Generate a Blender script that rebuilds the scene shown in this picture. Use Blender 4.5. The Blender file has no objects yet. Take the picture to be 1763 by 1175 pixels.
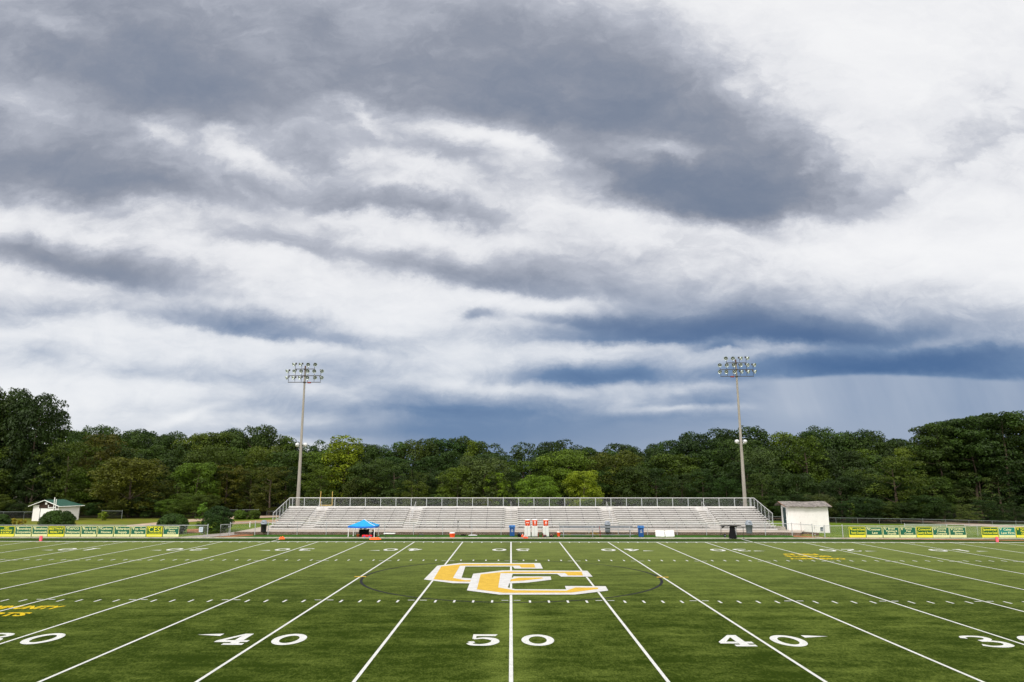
import bpy, bmesh, math, random
from mathutils import Vector, Matrix, Quaternion
import numpy as np

scene = bpy.context.scene
# ------------------------------------------------------------------ camera
F_PX, X_OFF, YAW, PITCH = 1201.87, -17.42, 0.0128, 0.1964
CAM = Vector((0.0132, -19.646, 5.764))
PW, PH = 1763.0, 1175.0
cam_data = bpy.data.cameras.new("camera")
cam_data.sensor_width = 36.0
cam_data.lens = 36.0 * F_PX / PW
cam_data.shift_x = -X_OFF / PW
cam_data.clip_start = 0.1
cam_data.clip_end = 3000
camera = bpy.data.objects.new("camera", cam_data)
scene.collection.objects.link(camera)
camera.location = CAM
camera.rotation_euler = (math.pi / 2 + PITCH, 0, YAW)
scene.camera = camera

# ------------------------------------------------------------------ view and sampling
scene.view_settings.view_transform = 'Standard'
scene.view_settings.look = 'None'
scene.view_settings.exposure = 0.0
scene.view_settings.gamma = 1.0
scene.render.engine = 'CYCLES'
scene.cycles.max_bounces = 6
scene.cycles.diffuse_bounces = 3
scene.cycles.glossy_bounces = 2
scene.cycles.transparent_max_bounces = 24
scene.cycles.use_denoising = True


def ray(px, py):
    """direction in the world of a point of the photograph (survey helper)"""
    u = (px - 881.5 - X_OFF) / F_PX
    v = (py - 587.5) / F_PX
    cp, sp = math.cos(PITCH), math.sin(PITCH)
    fw = cp + v * sp
    up = sp - v * cp
    c, s = math.cos(YAW), math.sin(YAW)
    return Vector((c * u - s * fw, s * u + c * fw, up))


def at_y(px, py, Y):
    r = ray(px, py)
    t = (Y - CAM.y) / r.y
    return CAM + r * t


def at_z(px, py, Z=0.0):
    r = ray(px, py)
    t = (Z - CAM.z) / r.z
    return CAM + r * t


# ------------------------------------------------------------------ node helper
class NT:
    def __init__(self, tree):
        self.t = tree
        tree.nodes.clear()

    def n(self, typ, **kw):
        nd = self.t.nodes.new(typ)
        for k, v in kw.items():
            setattr(nd, k, v)
        return nd

    def put(self, sock, v):
        if isinstance(v, bpy.types.NodeSocket):
            self.t.links.new(v, sock)
        elif v is not None:
            sock.default_value = v

    def m(self, op, a, b=None, c=None, clamp=False):
        nd = self.n('ShaderNodeMath', operation=op, use_clamp=clamp)
        for i, v in enumerate((a, b, c)):
            self.put(nd.inputs[i], v)
        return nd.outputs[0]

    def vm(self, op, a, b=None, scale=None):
        nd = self.n('ShaderNodeVectorMath', operation=op)
        self.put(nd.inputs[0], a)
        if b is not None:
            self.put(nd.inputs[1], b)
        if scale is not None:
            self.put(nd.inputs['Scale'], scale)
        return nd.outputs['Value'] if op in ('LENGTH', 'DOT_PRODUCT') else nd.outputs[0]

    def sep(self, v):
        nd = self.n('ShaderNodeSeparateXYZ')
        self.put(nd.inputs[0], v)
        return nd.outputs

    def comb(self, x=0.0, y=0.0, z=0.0):
        nd = self.n('ShaderNodeCombineXYZ')
        for i, v in enumerate((x, y, z)):
            self.put(nd.inputs[i], v)
        return nd.outputs[0]

    def noise(self, vec, scale, detail=3.0, rough=0.5, dist=0.0, col=False, dims='3D'):
        nd = self.n('ShaderNodeTexNoise', noise_dimensions=dims)
        self.put(nd.inputs['Vector'], vec)
        self.put(nd.inputs['Scale'], scale)
        nd.inputs['Detail'].default_value = detail
        nd.inputs['Roughness'].default_value = rough
        nd.inputs['Distortion'].default_value = dist
        return nd.outputs['Color' if col else 'Fac']

    def rng(self, v, a, b, c=0.0, d=1.0, smooth=False):
        nd = self.n('ShaderNodeMapRange')
        if smooth:
            nd.interpolation_type = 'SMOOTHSTEP'
        self.put(nd.inputs[0], v)
        for i, x in enumerate((a, b, c, d)):
            self.put(nd.inputs[i + 1], x)
        return nd.outputs[0]

    def ramp(self, fac, stops, interp='LINEAR'):
        nd = self.n('ShaderNodeValToRGB')
        nd.color_ramp.interpolation = interp
        el = nd.color_ramp.elements
        while len(el) < len(stops):
            el.new(0.5)
        for e, (p, c) in zip(el, stops):
            e.position = p
            e.color = (*c, 1.0) if len(c) == 3 else c
        self.put(nd.inputs[0], fac)
        return nd.outputs[0]

    def mix(self, fac, a, b, blend='MIX'):
        nd = self.n('ShaderNodeMix', data_type='RGBA', blend_type=blend)
        self.put(nd.inputs[0], fac)
        for s, v in ((nd.inputs[6], a), (nd.inputs[7], b)):
            if isinstance(v, tuple) and len(v) == 3:
                v = (*v, 1.0)
            self.put(s, v)
        return nd.outputs[2]


def lin(r, g, b):
    f = lambda c: (c / 255.0) / 12.92 if c <= 10 else (((c / 255.0) + 0.055) / 1.055) ** 2.4
    return (f(r), f(g), f(b))


# ------------------------------------------------------------------ world: stormy cloud deck over a Nishita sky
SUN_EL, SUN_AZ = math.radians(48), math.radians(205)     # azimuth from +Y, clockwise: behind the camera, a little left
world = bpy.data.worlds.new("World")
scene.world = world
world.use_nodes = True
W = NT(world.node_tree)
tc = W.n('ShaderNodeTexCoord').outputs['Generated']
sx, sy, sz = W.sep(tc)
yy = W.m('MAXIMUM', sy, 0.03)
U = W.m('DIVIDE', sx, yy)
V = W.m('DIVIDE', sz, yy)
# large irregular warp of the sky coordinates (sky is at infinity: direction only)
P0 = W.comb(W.m('MULTIPLY', U, 1.0), W.m('MULTIPLY', V, 1.45), 0.0)
w1 = W.noise(P0, 3.6, 10.0, 0.63, 0.0, True)
w1s = W.sep(w1)
w2 = W.noise(P0, 1.3, 2.0, 0.5, 0.0, True)
w2s = W.sep(w2)
vk = W.rng(V, 0.0, 0.45, 0.16, 1.0)       # warps shrink towards the horizon
wu = W.m('MULTIPLY', W.m('SUBTRACT', w1s[0], 0.5), 0.26)
wu = W.m('MULTIPLY_ADD', W.m('SUBTRACT', w2s[0], 0.5), 0.10, wu)
wv = W.m('MULTIPLY', W.m('SUBTRACT', w1s[1], 0.5), 0.15)
wv = W.m('MULTIPLY_ADD', W.m('SUBTRACT', w2s[1], 0.5), 0.03, wv)
UW = W.m('MULTIPLY_ADD', wu, vk, U)
VW = W.m('MULTIPLY_ADD', wv, vk, V)
PW_ = W.comb(UW, VW, 0.0)

# cloud masses: (x, y, half width, half height, tilt clockwise in degrees, darkness, sharper underside) as surveyed in the photograph
MASSES = [
 # upper grey mass
 (330, 60, 760, 190, 3, .56, 1.0), (60, 60, 330, 150, 5, .18, 1.0), (560, 150, 520, 80, 4, .30, 2.2), (250, 20, 300, 70, 0, .10, 1),
 (50, 290, 290, 95, 7, .66, 2.2), (1000, 150, 340, 130, 8, .42, 1.8), (1060, 165, 250, 130, 10, .28, 1), (330, 185, 250, 45, 8, .20, 2.4),
 (1240, 15, 200, 70, 0, -.16, 1), (80, 45, 90, 28, 15, -.26, 1), (430, 90, 110, 60, 30, -.10, 1), (30, 195, 60, 22, 10, -.2, 1),
 (640, 60, 90, 40, 40, -.10, 1), (980, 110, 60, 30, 30, -.10, 1), (980, 155, 50, 14, 20, -.16, 1),
 (270, 215, 60, 26, 35, -.34, 1), (1250, 215, 170, 90, 0, .34, 1.6), (1290, 135, 120, 22, -10, -.12, 1), (1100, 35, 260, 50, 0, .12, 1),
 # bright shelf below it
 (420, 250, 130, 34, 30, -.30, 1), (900, 250, 150, 26, 20, -.46, 1), (620, 195, 70, 16, 30, -.34, 1), (1150, 258, 90, 30, 0, -.60, 1), (760, 215, 90, 18, 15, -.22, 1),
 (540, 275, 150, 34, 16, .34, 1.8), (760, 270, 120, 26, 22, .34, 1.2), (330, 330, 160, 30, 8, .20, 1.4),
 (740, 370, 190, 36, 9, .46, 2.6), (560, 340, 220, 34, 12, .28, 1.6), (680, 320, 140, 14, 14, -.16, 1),
 # dark mass right of the middle
 (1270, 350, 230, 80, 2, .86, 3.0), (1100, 320, 190, 50, 16, .48, 2.2), (1250, 280, 210, 60, 0, .40, 1.2), (1400, 380, 110, 18, 0, -.10, 1), (1380, 300, 90, 40, 0, .16, 1.0),
 # right veil
 (1650, 275, 170, 56, -24, .27, 3.4), (1730, 190, 160, 130, -20, .14, 1), (1420, 100, 120, 120, 0, -.10, 1), (1500, 200, 120, 120, 0, -.16, 1), (1560, 60, 200, 80, 0, -.12, 1), (1500, 340, 90, 60, 0, -.16, 1),
 # middle left
 (210, 482, 190, 44, 9, .62, 2.4), (30, 435, 140, 34, 5, .38, 1.6), (480, 420, 170, 38, 8, .40, 2.2), (50, 545, 120, 34, 0, .30, 1.6), (100, 440, 240, 45, 5, .16, 1),
 (470, 578, 200, 26, 9, .50, 2.6), (360, 550, 200, 28, 6, .24, 1.4), (180, 405, 150, 22, 10, -.14, 1), (250, 330, 200, 60, 0, .12, 1), (300, 500, 300, 90, 5, .08, 1),
 (880, 488, 230, 40, 6, .55, 2.6), (1020, 455, 280, 50, 3, .26, 1.2), (812, 547, 40, 17, -8, .50, 1.4), (700, 455, 120, 30, 8, .22, 1.5), (930, 545, 70, 14, 4, .14, 1.5),
 # right shelf cloud
 (1220, 584, 290, 40, -1, .85, 3.6), (1180, 545, 270, 52, -4, .34, 1.0), (1450, 580, 230, 34, 3, .46, 1.8), (1010, 560, 90, 18, 8, .26, 2.4), (1240, 603, 40, 9, 0, .45, 2),
 (1620, 632, 340, 42, 2, .85, 2.0), (1400, 640, 190, 28, -3, .50, 2.0), (1560, 690, 400, 50, 0, .30, 1), (1530, 672, 360, 17, 0, .42, 1), (1530, 614, 260, 18, 0, .34, 1), (1250, 720, 200, 30, 0, .2, 1), (1680, 550, 220, 50, 6, .30, 1.2), (1330, 610, 140, 14, -8, -.26, 1), (1580, 595, 130, 18, -8, -.30, 1), (1450, 500, 160, 40, 0, .16, 1.2),
 # blue bank above the wood
 (1060, 652, 230, 26, 0, .62, 2.2), (980, 645, 150, 20, 2, .2, 1), (780, 702, 330, 32, 1, .60, 1.6), (1190, 690, 95, 20, 0, .42, 3.4), (1090, 700, 160, 12, -4, -.22, 1), (1190, 660, 90, 14, 0, -.16, 1),
 (760, 735, 380, 30, 0, .24, 1), (440, 745, 340, 18, 0, .24, 1), (1000, 745, 320, 40, 0, .40, 1), (1520, 745, 440, 40, 0, .16, 1), (640, 690, 90, 10, 4, -.12, 1),
 (160, 720, 330, 20, 0, .10, 1), (330, 645, 240, 24, 4, .30, 1.6), (610, 640, 190, 26, 4, .30, 1), (420, 690, 200, 18, -4, .14, 1), (60, 605, 120, 20, 4, .16, 1),
 (740, 660, 120, 16, 4, -.18, 1), (690, 757, 90, 12, 0, -.14, 1), (1750, 700, 80, 20, 0, .2, 1.), (330, 715, 70, 8, -20, -.2, 1), (560, 668, 60, 9, 6, -.16, 1), (880, 600, 200, 34, 0, .10, 1),
]


def uv_of(px, py):
    r = ray(px, py)
    return r.x / r.y, r.z / r.y


acc = None
PV = PW_
for mi, (bx, by, rx, ry, rot, st, k) in enumerate(MASSES):
    if mi and mi % 6 == 0:          # chain the groups so that few values are alive at once
        PV = W.vm('ADD', PW_, W.comb(W.m('MULTIPLY', acc, 1e-7), 0.0, 0.0))
    cu, cv = uv_of(bx, by)
    a = math.radians(rot)
    u1, v1 = uv_of(bx + rx * math.cos(a), by + rx * math.sin(a))
    u2, v2 = uv_of(bx + ry * math.sin(a), by - ry * math.cos(a))
    su, sv = math.hypot(u1 - cu, v1 - cv), math.hypot(u2 - cu, v2 - cv)
    ang = math.atan2(v1 - cv, u1 - cu)
    mp = W.n('ShaderNodeMapping', vector_type='TEXTURE')
    W.put(mp.inputs[0], PV)
    mp.inputs[1].default_value = (cu, cv, 0)
    mp.inputs[2].default_value = (0, 0, ang)
    mp.inputs[3].default_value = (su, sv, 1)
    ox, oy, _ = W.sep(mp.outputs[0])
    if k != 1.0:
        oy = W.m('MAXIMUM', oy, W.m('MULTIPLY', oy, -k))
    t = W.m('MULTIPLY_ADD', ox, ox, W.m('MULTIPLY', oy, oy))
    g = W.m('POWER', 0.36, t)
    acc = W.m('MULTIPLY_ADD', g, st, acc if acc is not None else -0.10)

# billows: noise laid on the cloud deck plus a softly embossed relief
cdv = W.m('ADD', W.m('MAXIMUM', sz, 0.0), 0.16)
Q = W.comb(W.m('DIVIDE', sx, cdv), W.m('DIVIDE', sy, cdv), 0.0)
b1 = W.noise(Q, 1.7, 8.0, 0.56, 0.3)
Q2 = W.vm('ADD', Q, (0.05, 0.10, 0.0))
b2 = W.noise(Q2, 1.7, 5.0, 0.5, 0.3)
relief = W.m('SUBTRACT', b2, b1)
b3 = W.noise(W.comb(W.m('MULTIPLY_ADD', V, 0.5, U), W.m('MULTIPLY', V, 1.8), 0.7), 4.5, 8.0, 0.6, 0.3)
ba = W.rng(V, 0.04, 0.42, 0.10, 0.55)
D = W.m('MULTIPLY_ADD', W.m('SUBTRACT', b1, 0.5), ba, acc)
D = W.m('MULTIPLY_ADD', relief, W.rng(V, 0.04, 0.40, 0.25, 1.1), D)
D = W.m('MULTIPLY_ADD', W.m('SUBTRACT', b3, 0.5), W.rng(V, 0.05, 0.3, 0.12, 0.46), D)
# small cauliflower billows
b4 = W.noise(W.comb(UW, W.m('MULTIPLY', VW, 1.7), 2.3), 11.0, 6.0, 0.62, 0.5)
b4 = W.m('ABSOLUTE', W.m('SUBTRACT', b4, 0.5))
D = W.m('MULTIPLY_ADD', W.m('SUBTRACT', 0.09, b4), W.rng(V, 0.0, 0.3, 0.45, 0.62), D)
vor = W.n('ShaderNodeTexVoronoi', feature='F1', normalize=True)
W.put(vor.inputs['Vector'], W.comb(W.m('MULTIPLY_ADD', b3, 0.10, UW), W.m('MULTIPLY_ADD', b1, 0.14, W.m('MULTIPLY', VW, 1.8)), 0.0))
vor.inputs['Scale'].default_value = 8.0
vor.inputs['Detail'].default_value = 3.0
vor.inputs['Roughness'].default_value = 0.55
D = W.m('MULTIPLY_ADD', W.m('SUBTRACT', vor.outputs['Distance'], 0.34), W.rng(V, 0.03, 0.3, 0.18, 0.42), D)
# soft floor keeps texture in the bright cloud, soft ceiling in the dark
D = W.m('DIVIDE', W.m('LOGARITHM', W.m('ADD', 1.0, W.m('EXPONENT', W.m('MULTIPLY', W.m('ADD', D, 0.02), 7.0))), math.e), 7.0)
D = W.m('TANH', W.m('MULTIPLY', D, 1.25))
# rain falling from the flat base of the right hand bank: an even grey-blue curtain under a defined edge
edge_v = W.m('MULTIPLY_ADD', W.m('SUBTRACT', w1s[2], 0.5), 0.020, W.m('MULTIPLY_ADD', W.m('ABSOLUTE', W.m('SUBTRACT', U, 0.52)), -0.035, 0.148))
shafts = W.noise(W.comb(W.m('MULTIPLY_ADD', V, 0.25, U), W.m('MULTIPLY', V, 0.22), 4.0), 11.0, 4.0, 0.6)
under = W.rng(W.m('SUBTRACT', V, edge_v), -0.0045, 0.0035, 1.0, 0.0, True)
under = W.m('MULTIPLY', under, W.rng(U, 0.30, 0.40, 0.0, 1.0, True))
rain = W.m('MULTIPLY_ADD', W.m('SUBTRACT', b3, 0.5), 0.10, W.m('MULTIPLY_ADD', W.m('SUBTRACT', shafts, 0.5), 0.22, W.rng(U, 0.35, 0.75, 0.44, 0.54)))
D = W.m('MULTIPLY_ADD', under, W.m('SUBTRACT', rain, D), D)
low = W.m('MULTIPLY', W.rng(V, 0.105, 0.065, 0.0, 0.85, True), W.rng(U, -0.34, -0.08, 0.0, 1.0, True))
D = W.m('MULTIPLY_ADD', low, W.m('SUBTRACT', W.rng(U, -0.10, 0.34, 0.74, 0.50), D), D)
HI = W.ramp(D, [(0.0, lin(250, 250, 251)), (0.18, lin(233, 234, 238)), (0.42, lin(188, 192, 203)), (0.70, lin(147, 153, 167)), (0.95, lin(110, 124, 147))], 'LINEAR')
LO = W.ramp(D, [(0.0, lin(247, 248, 250)), (0.18, lin(223, 227, 234)), (0.45, lin(164, 177, 198)), (0.68, lin(108, 134, 170)), (0.92, lin(70, 103, 148))], 'LINEAR')
lo = W.rng(V, 0.34, 0.15, 0.0, 1.0, True)
cloud = W.mix(lo, HI, LO)
# the far side of the sky, behind the camera: a brighter, thinner overcast
BK = W.ramp(W.m('MULTIPLY_ADD', W.m('SUBTRACT', b1, 0.5), 1.2, 0.4), [(0.0, (2.1, 2.02, 1.90)), (1.0, (1.15, 1.17, 1.22))])
front = W.rng(sy, -0.05, 0.22, 0.0, 1.0, True)
cloud = W.mix(front, BK, cloud)
sky = W.n('ShaderNodeTexSky', sky_type='NISHITA')
sky.sun_disc = False
sky.sun_elevation = SUN_EL
sky.sun_rotation = SUN_AZ
SKY_STRENGTH = 0.1
cloud10 = W.vm('SCALE', cloud, scale=1.0 / SKY_STRENGTH)
mixed = W.mix(0.96, sky.outputs[0], cloud10)       # thin veils let a little of the clear sky through
bg = W.n('ShaderNodeBackground')
W.put(bg.inputs[0], mixed)
bg.inputs[1].default_value = SKY_STRENGTH
wo = W.n('ShaderNodeOutputWorld')
W.put(wo.inputs[0], bg.outputs[0])
world.cycles.sampling_method = 'MANUAL'
world.cycles.sample_map_resolution = 512

sun_data = bpy.data.lights.new("sun", 'SUN')
sun_data.energy = 2.2
sun_data.angle = math.radians(14)
sun_data.color = (1.0, 0.955, 0.89)
sun = bpy.data.objects.new("sun", sun_data)
scene.collection.objects.link(sun)
sd = Vector((math.sin(SUN_AZ) * math.cos(SUN_EL), math.cos(SUN_AZ) * math.cos(SUN_EL), math.sin(SUN_EL)))
sun.rotation_euler = sd.to_track_quat('Z', 'Y').to_euler()

# ------------------------------------------------------------------ scene helpers
col = scene.collection
rnd = random.Random(7)


def link(o, parent=None):
    col.objects.link(o)
    if parent is not None:
        o.parent = parent
    return o


def tag(o, label=None, cat=None, group=None, kind=None):
    if label:
        o["label"] = label
    if cat:
        o["category"] = cat
    if group:
        o["group"] = group
    if kind:
        o["kind"] = kind
    return o


def thing(name, label, cat, loc=(0, 0, 0), rz=0.0, group=None):
    o = bpy.data.objects.new(name, None)
    o.empty_display_size = 0.3
    o.location = loc
    o.rotation_euler = (0, 0, rz)
    col.objects.link(o)
    return tag(o, label, cat, group)


def copy_tree(o, parent=None):
    c = o.copy()
    col.objects.link(c)
    if parent is not None:
        c.parent = parent
    for ch in list(o.children):
        copy_tree(ch, c)
    return c


class MB:
    """collects shapes and links them as one mesh object"""

    def __init__(self):
        self.v, self.f, self.sm = [], [], []

    def add(self, vs, fs, smooth=False):
        o = len(self.v)
        self.v += [tuple(p) for p in vs]
        self.f += [tuple(i + o for i in f) for f in fs]
        self.sm += [smooth] * len(fs)

    def box(self, c, s, rz=0.0, rx=0.0, ry=0.0, taper=1.0):
        hx, hy, hz = s[0] / 2, s[1] / 2, s[2] / 2
        pts = []
        for z, k in ((-hz, 1.0), (hz, taper)):
            for x, y in ((-hx, -hy), (hx, -hy), (hx, hy), (-hx, hy)):
                pts.append(Vector((x * k, y * k, z)))
        R = Matrix.Rotation(rz, 3, 'Z') @ Matrix.Rotation(ry, 3, 'Y') @ Matrix.Rotation(rx, 3, 'X')
        pts = [R @ p + Vector(c) for p in pts]
        self.add(pts, [(0, 3, 2, 1), (4, 5, 6, 7), (0, 1, 5, 4), (1, 2, 6, 5), (2, 3, 7, 6), (3, 0, 4, 7)])
        return self

    def tube(self, pts, r, n=8, r2=None, cap=True):
        pts = [Vector(p) for p in pts]
        rings = []
        for i, p in enumerate(pts):
            a = pts[max(i - 1, 0)]
            b = pts[min(i + 1, len(pts) - 1)]
            d = (b - a).normalized()
            q = d.to_track_quat('Z', 'Y')
            rr = r if r2 is None else r + (r2 - r) * i / (len(pts) - 1)
            rings.append([p + q @ Vector((rr * math.cos(2 * math.pi * k / n), rr * math.sin(2 * math.pi * k / n), 0)) for k in range(n)])
        vs = [v for ring in rings for v in ring]
        fs = []
        for i in range(len(pts) - 1):
            for k in range(n):
                k2 = (k + 1) % n
                fs.append((i * n + k, i * n + k2, (i + 1) * n + k2, (i + 1) * n + k))
        self.add(vs, fs, True)
        if cap:
            self.add(rings[0], [tuple(reversed(range(n)))])
            self.add(rings[-1], [tuple(range(n))])
        return self

    def lathe(self, prof, c=(0, 0, 0), n=20, M=None, sx=1.0, sy=1.0):
        """profile (radius, z) turned round the z axis"""
        vs, fs = [], []
        c = Vector(c)
        for r, z in prof:
            for k in range(n):
                a = 2 * math.pi * k / n
                p = Vector((r * sx * math.cos(a), r * sy * math.sin(a), z))
                if M is not None:
                    p = M @ p
                vs.append(p + c)
        for i in range(len(prof) - 1):
            for k in range(n):
                k2 = (k + 1) % n
                fs.append((i * n + k, i * n + k2, (i + 1) * n + k2, (i + 1) * n + k))
        self.add(vs, fs, True)
        return self

    def sheet(self, poly, z=0.0):
        """flat polygon (any shape) at height z, triangulated"""
        from mathutils.geometry import tessellate_polygon
        vs = [Vector((p[0], p[1], z)) for p in poly]
        tris = tessellate_polygon([vs])
        out = []
        for t in tris:
            a, b, c = (vs[i] for i in t)
            if (b - a).cross(c - a).z < 0:
                t = (t[0], t[2], t[1])
            out.append(tuple(t))
        self.add(vs, out)
        return self

    def rect(self, x0, y0, x1, y1, z=0.0):
        self.add([(x0, y0, z), (x1, y0, z), (x1, y1, z), (x0, y1, z)], [(0, 1, 2, 3)])
        return self

    def build(self, name, mat, parent=None, bevel=0.0):
        me = bpy.data.meshes.new(name)
        me.from_pydata(self.v, [], self.f)
        me.polygons.foreach_set('use_smooth', self.sm)
        me.materials.append(mat)
        me.update()
        o = bpy.data.objects.new(name, me)
        link(o, parent)
        if bevel:
            b = o.modifiers.new('edge', 'BEVEL')
            b.width = bevel
            b.segments = 2
            b.limit_method = 'ANGLE'
        return o


# ------------------------------------------------------------------ materials
def material(name, build):
    m = bpy.data.materials.new(name)
    m.use_nodes = True
    t = NT(m.node_tree)
    out = t.n('ShaderNodeOutputMaterial')
    build(t, out)
    return m


def principled(t, out, color, rough=0.7, spec=0.4, metal=0.0, bump=None, bstr=0.3, bdist=0.02, sheen=0.0, sheen_col=None):
    p = t.n('ShaderNodeBsdfPrincipled')
    if isinstance(color, tuple) and len(color) == 3:
        color = (*color, 1.0)
    t.put(p.inputs['Base Color'], color)
    t.put(p.inputs['Roughness'], rough)
    p.inputs['Metallic'].default_value = metal
    p.inputs['Specular IOR Level'].default_value = spec
    if sheen:
        p.inputs['Sheen Weight'].default_value = sheen
        p.inputs['Sheen Roughness'].default_value = 0.45
        if sheen_col:
            p.inputs['Sheen Tint'].default_value = (*sheen_col, 1.0)
    if bump is not None:
        b = t.n('ShaderNodeBump')
        b.inputs['Strength'].default_value = bstr
        b.inputs['Distance'].default_value = bdist
        t.put(b.inputs['Height'], bump)
        t.t.links.new(b.outputs[0], p.inputs['Normal'])
    t.put(out.inputs[0], p.outputs[0])
    return p


def simple(name, c, rough=0.6, spec=0.4, metal=0.0, var=0.12, scale=6.0, dirt=None, stretch=(1, 1, 1), bstr=0.1):
    """base colour with worn, blotchy variation"""
    def f(t, out):
        co = t.n('ShaderNodeTexCoord').outputs['Object']
        mp = t.n('ShaderNodeMapping')
        t.put(mp.inputs[0], co)
        mp.inputs[3].default_value = stretch
        n1 = t.noise(mp.outputs[0], scale, 5.0, 0.6)
        n2 = t.noise(mp.outputs[0], scale * 7.3, 3.0, 0.6)
        lo = tuple(max(0.0, x * (1 - var * 1.4)) for x in c)
        hi = tuple(min(1.0, x * (1 + var)) for x in c)
        cc = t.mix(t.rng(n1, 0.3, 0.7), lo, hi)
        if dirt:
            cc = t.mix(t.m('MULTIPLY', t.rng(n2, 0.5, 0.75), dirt[1]), cc, dirt[0])
        principled(t, out, cc, t.rng(n2, 0.3, 0.7, max(0.05, rough - 0.08), min(1.0, rough + 0.08)), spec, metal, n2, bstr, 0.01)
    return material(name, f)


M = {}
M['bench'] = simple('dull_bench_metal', (0.20, 0.215, 0.235), 0.5, 0.4, 0.2, 0.15, 3)
M['alu'] = simple('aluminium', (0.50, 0.49, 0.47), 0.45, 0.5, 0.35, 0.10, 3)
M['galv'] = simple('galvanised_steel', (0.42, 0.44, 0.45), 0.5, 0.5, 0.3, 0.12, 8)
M['oldwire'] = simple('dull_old_steel', (0.17, 0.19, 0.19), 0.6, 0.4, 0.2, 0.12, 8)
M['galvrail'] = simple('galvanised_rail', (0.55, 0.55, 0.55), 0.45, 0.5, 0.3, 0.12, 8)
M['steel_dark'] = simple('dark_steel', (0.07, 0.065, 0.06), 0.55, 0.4, 0.3, 0.2, 9)
M['black'] = simple('black_plastic', (0.012, 0.012, 0.013), 0.5, 0.4, 0, 0.3, 9)
M['blackcloth'] = simple('black_cloth', (0.008, 0.008, 0.009), 0.9, 0.2, 0, 0.4, 14)
M['greyplastic'] = simple('grey_plastic', (0.14, 0.155, 0.175), 0.45, 0.4, 0, 0.15, 6)
M['greylid'] = simple('grey_lid', (0.22, 0.25, 0.29), 0.4, 0.5, 0, 0.12, 6)
M['bluebin'] = simple('blue_bin_plastic', (0.006, 0.065, 0.24), 0.42, 0.45, 0, 0.18, 5)
M['bluelid'] = simple('blue_lid_plastic', (0.02, 0.15, 0.42), 0.42, 0.45, 0, 0.12, 5)
M['tentblue'] = simple('blue_polyester', (0.012, 0.28, 0.58), 0.7, 0.3, 0, 0.10, 2.5)
M['tenttrim'] = simple('dark_blue_trim', (0.01, 0.13, 0.55), 0.7, 0.3, 0, 0.1, 3)
M['white'] = simple('white_paint', (0.80, 0.80, 0.78), 0.5, 0.4, 0, 0.05, 5, ((0.4, 0.36, 0.3), 0.15))
M['whiteplastic'] = simple('white_plastic', (0.78, 0.79, 0.78), 0.5, 0.4, 0, 0.05, 7, ((0.45, 0.43, 0.40), 0.2))
M['padwhite'] = simple('white_vinyl', (0.62, 0.63, 0.60), 0.55, 0.4, 0, 0.10, 5, ((0.30, 0.29, 0.24), 0.35), (1, 1, .3))
M['orange'] = simple('orange_plastic', (0.85, 0.085, 0.012), 0.42, 0.45, 0, 0.12, 7)
M['orangecloth'] = simple('orange_cloth', (0.80, 0.13, 0.03), 0.85, 0.2, 0, 0.2, 9)
M['red'] = simple('red_nylon', (0.60, 0.010, 0.018), 0.6, 0.3, 0, 0.2, 9)
M['pink'] = simple('pink_foam', (0.85, 0.12, 0.17), 0.65, 0.3, 0, 0.08, 12)
M['brown'] = simple('brown_wood', (0.24, 0.10, 0.03), 0.7, 0.3, 0, 0.25, 12, None, (1, 1, .2))
M['concrete'] = simple('concrete', (0.42, 0.36, 0.30), 0.85, 0.3, 0, 0.15, 1.4, ((0.20, 0.15, 0.11), 0.5), (1, 1, 1), .3)
M['wall'] = simple('stained_low_wall', (0.13, 0.085, 0.055), 0.9, 0.2, 0, 0.35, 1.6, ((0.05, 0.035, 0.025), 0.7), (1, 1, 3), .3)
M['curb'] = simple('kerb_concrete', (0.40, 0.38, 0.30), 0.85, 0.3, 0, 0.2, 1.5, ((0.22, 0.2, 0.12), 0.5))
M['pole'] = simple('spun_concrete', (0.30, 0.275, 0.24), 0.8, 0.3, 0, 0.12, 2.0, ((0.16, 0.14, 0.12), 0.5), (1, 1, .15), .15)
M['poletop'] = simple('rusty_pole_top', (0.13, 0.075, 0.06), 0.8, 0.3, 0, 0.2, 6)
M['wood'] = simple('grey_timber', (0.25, 0.22, 0.19), 0.85, 0.2, 0, 0.2, 5, None, (1, 1, .2))
M['goldpost'] = simple('faded_yellow_paint', (0.52, 0.36, 0.10), 0.5, 0.4, 0, 0.12, 6)
M['stone'] = simple('pale_stone', (0.34, 0.31, 0.26), 0.9, 0.3, 0, 0.3, 2.5, ((0.15, 0.13, 0.10), 0.6), (1, 1, 1), .5)
M['shedwhite'] = simple('white_weatherboard', (0.76, 0.74, 0.72), 0.7, 0.3, 0, 0.05, 1.5, ((0.46, 0.41, 0.35), 0.3), (1, 1, .4))
M['shedbrown'] = simple('brown_boards', (0.045, 0.026, 0.018), 0.8, 0.2, 0, 0.3, 3, None, (4, 4, .5))
M['greenroof'] = simple('green_metal_roof', (0.016, 0.080, 0.050), 0.45, 0.4, 0, 0.12, 2)
M['greydoor'] = simple('green_grey_door', (0.02, 0.05, 0.055), 0.5, 0.4, 0, 0.2, 3)
M['glass'] = simple('dark_window_glass', (0.02, 0.05, 0.06), 0.12, 0.6, 0, 0.2, 3)
M['bark'] = simple('bark', (0.10, 0.075, 0.055), 0.95, 0.2, 0, 0.3, 3, ((0.03, 0.025, 0.02), 0.6), (1, 1, .2), .5)
M['redbrown'] = simple('red_painted_steel', (0.22, 0.03, 0.02), 0.6, 0.4, 0, 0.2, 6)


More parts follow.
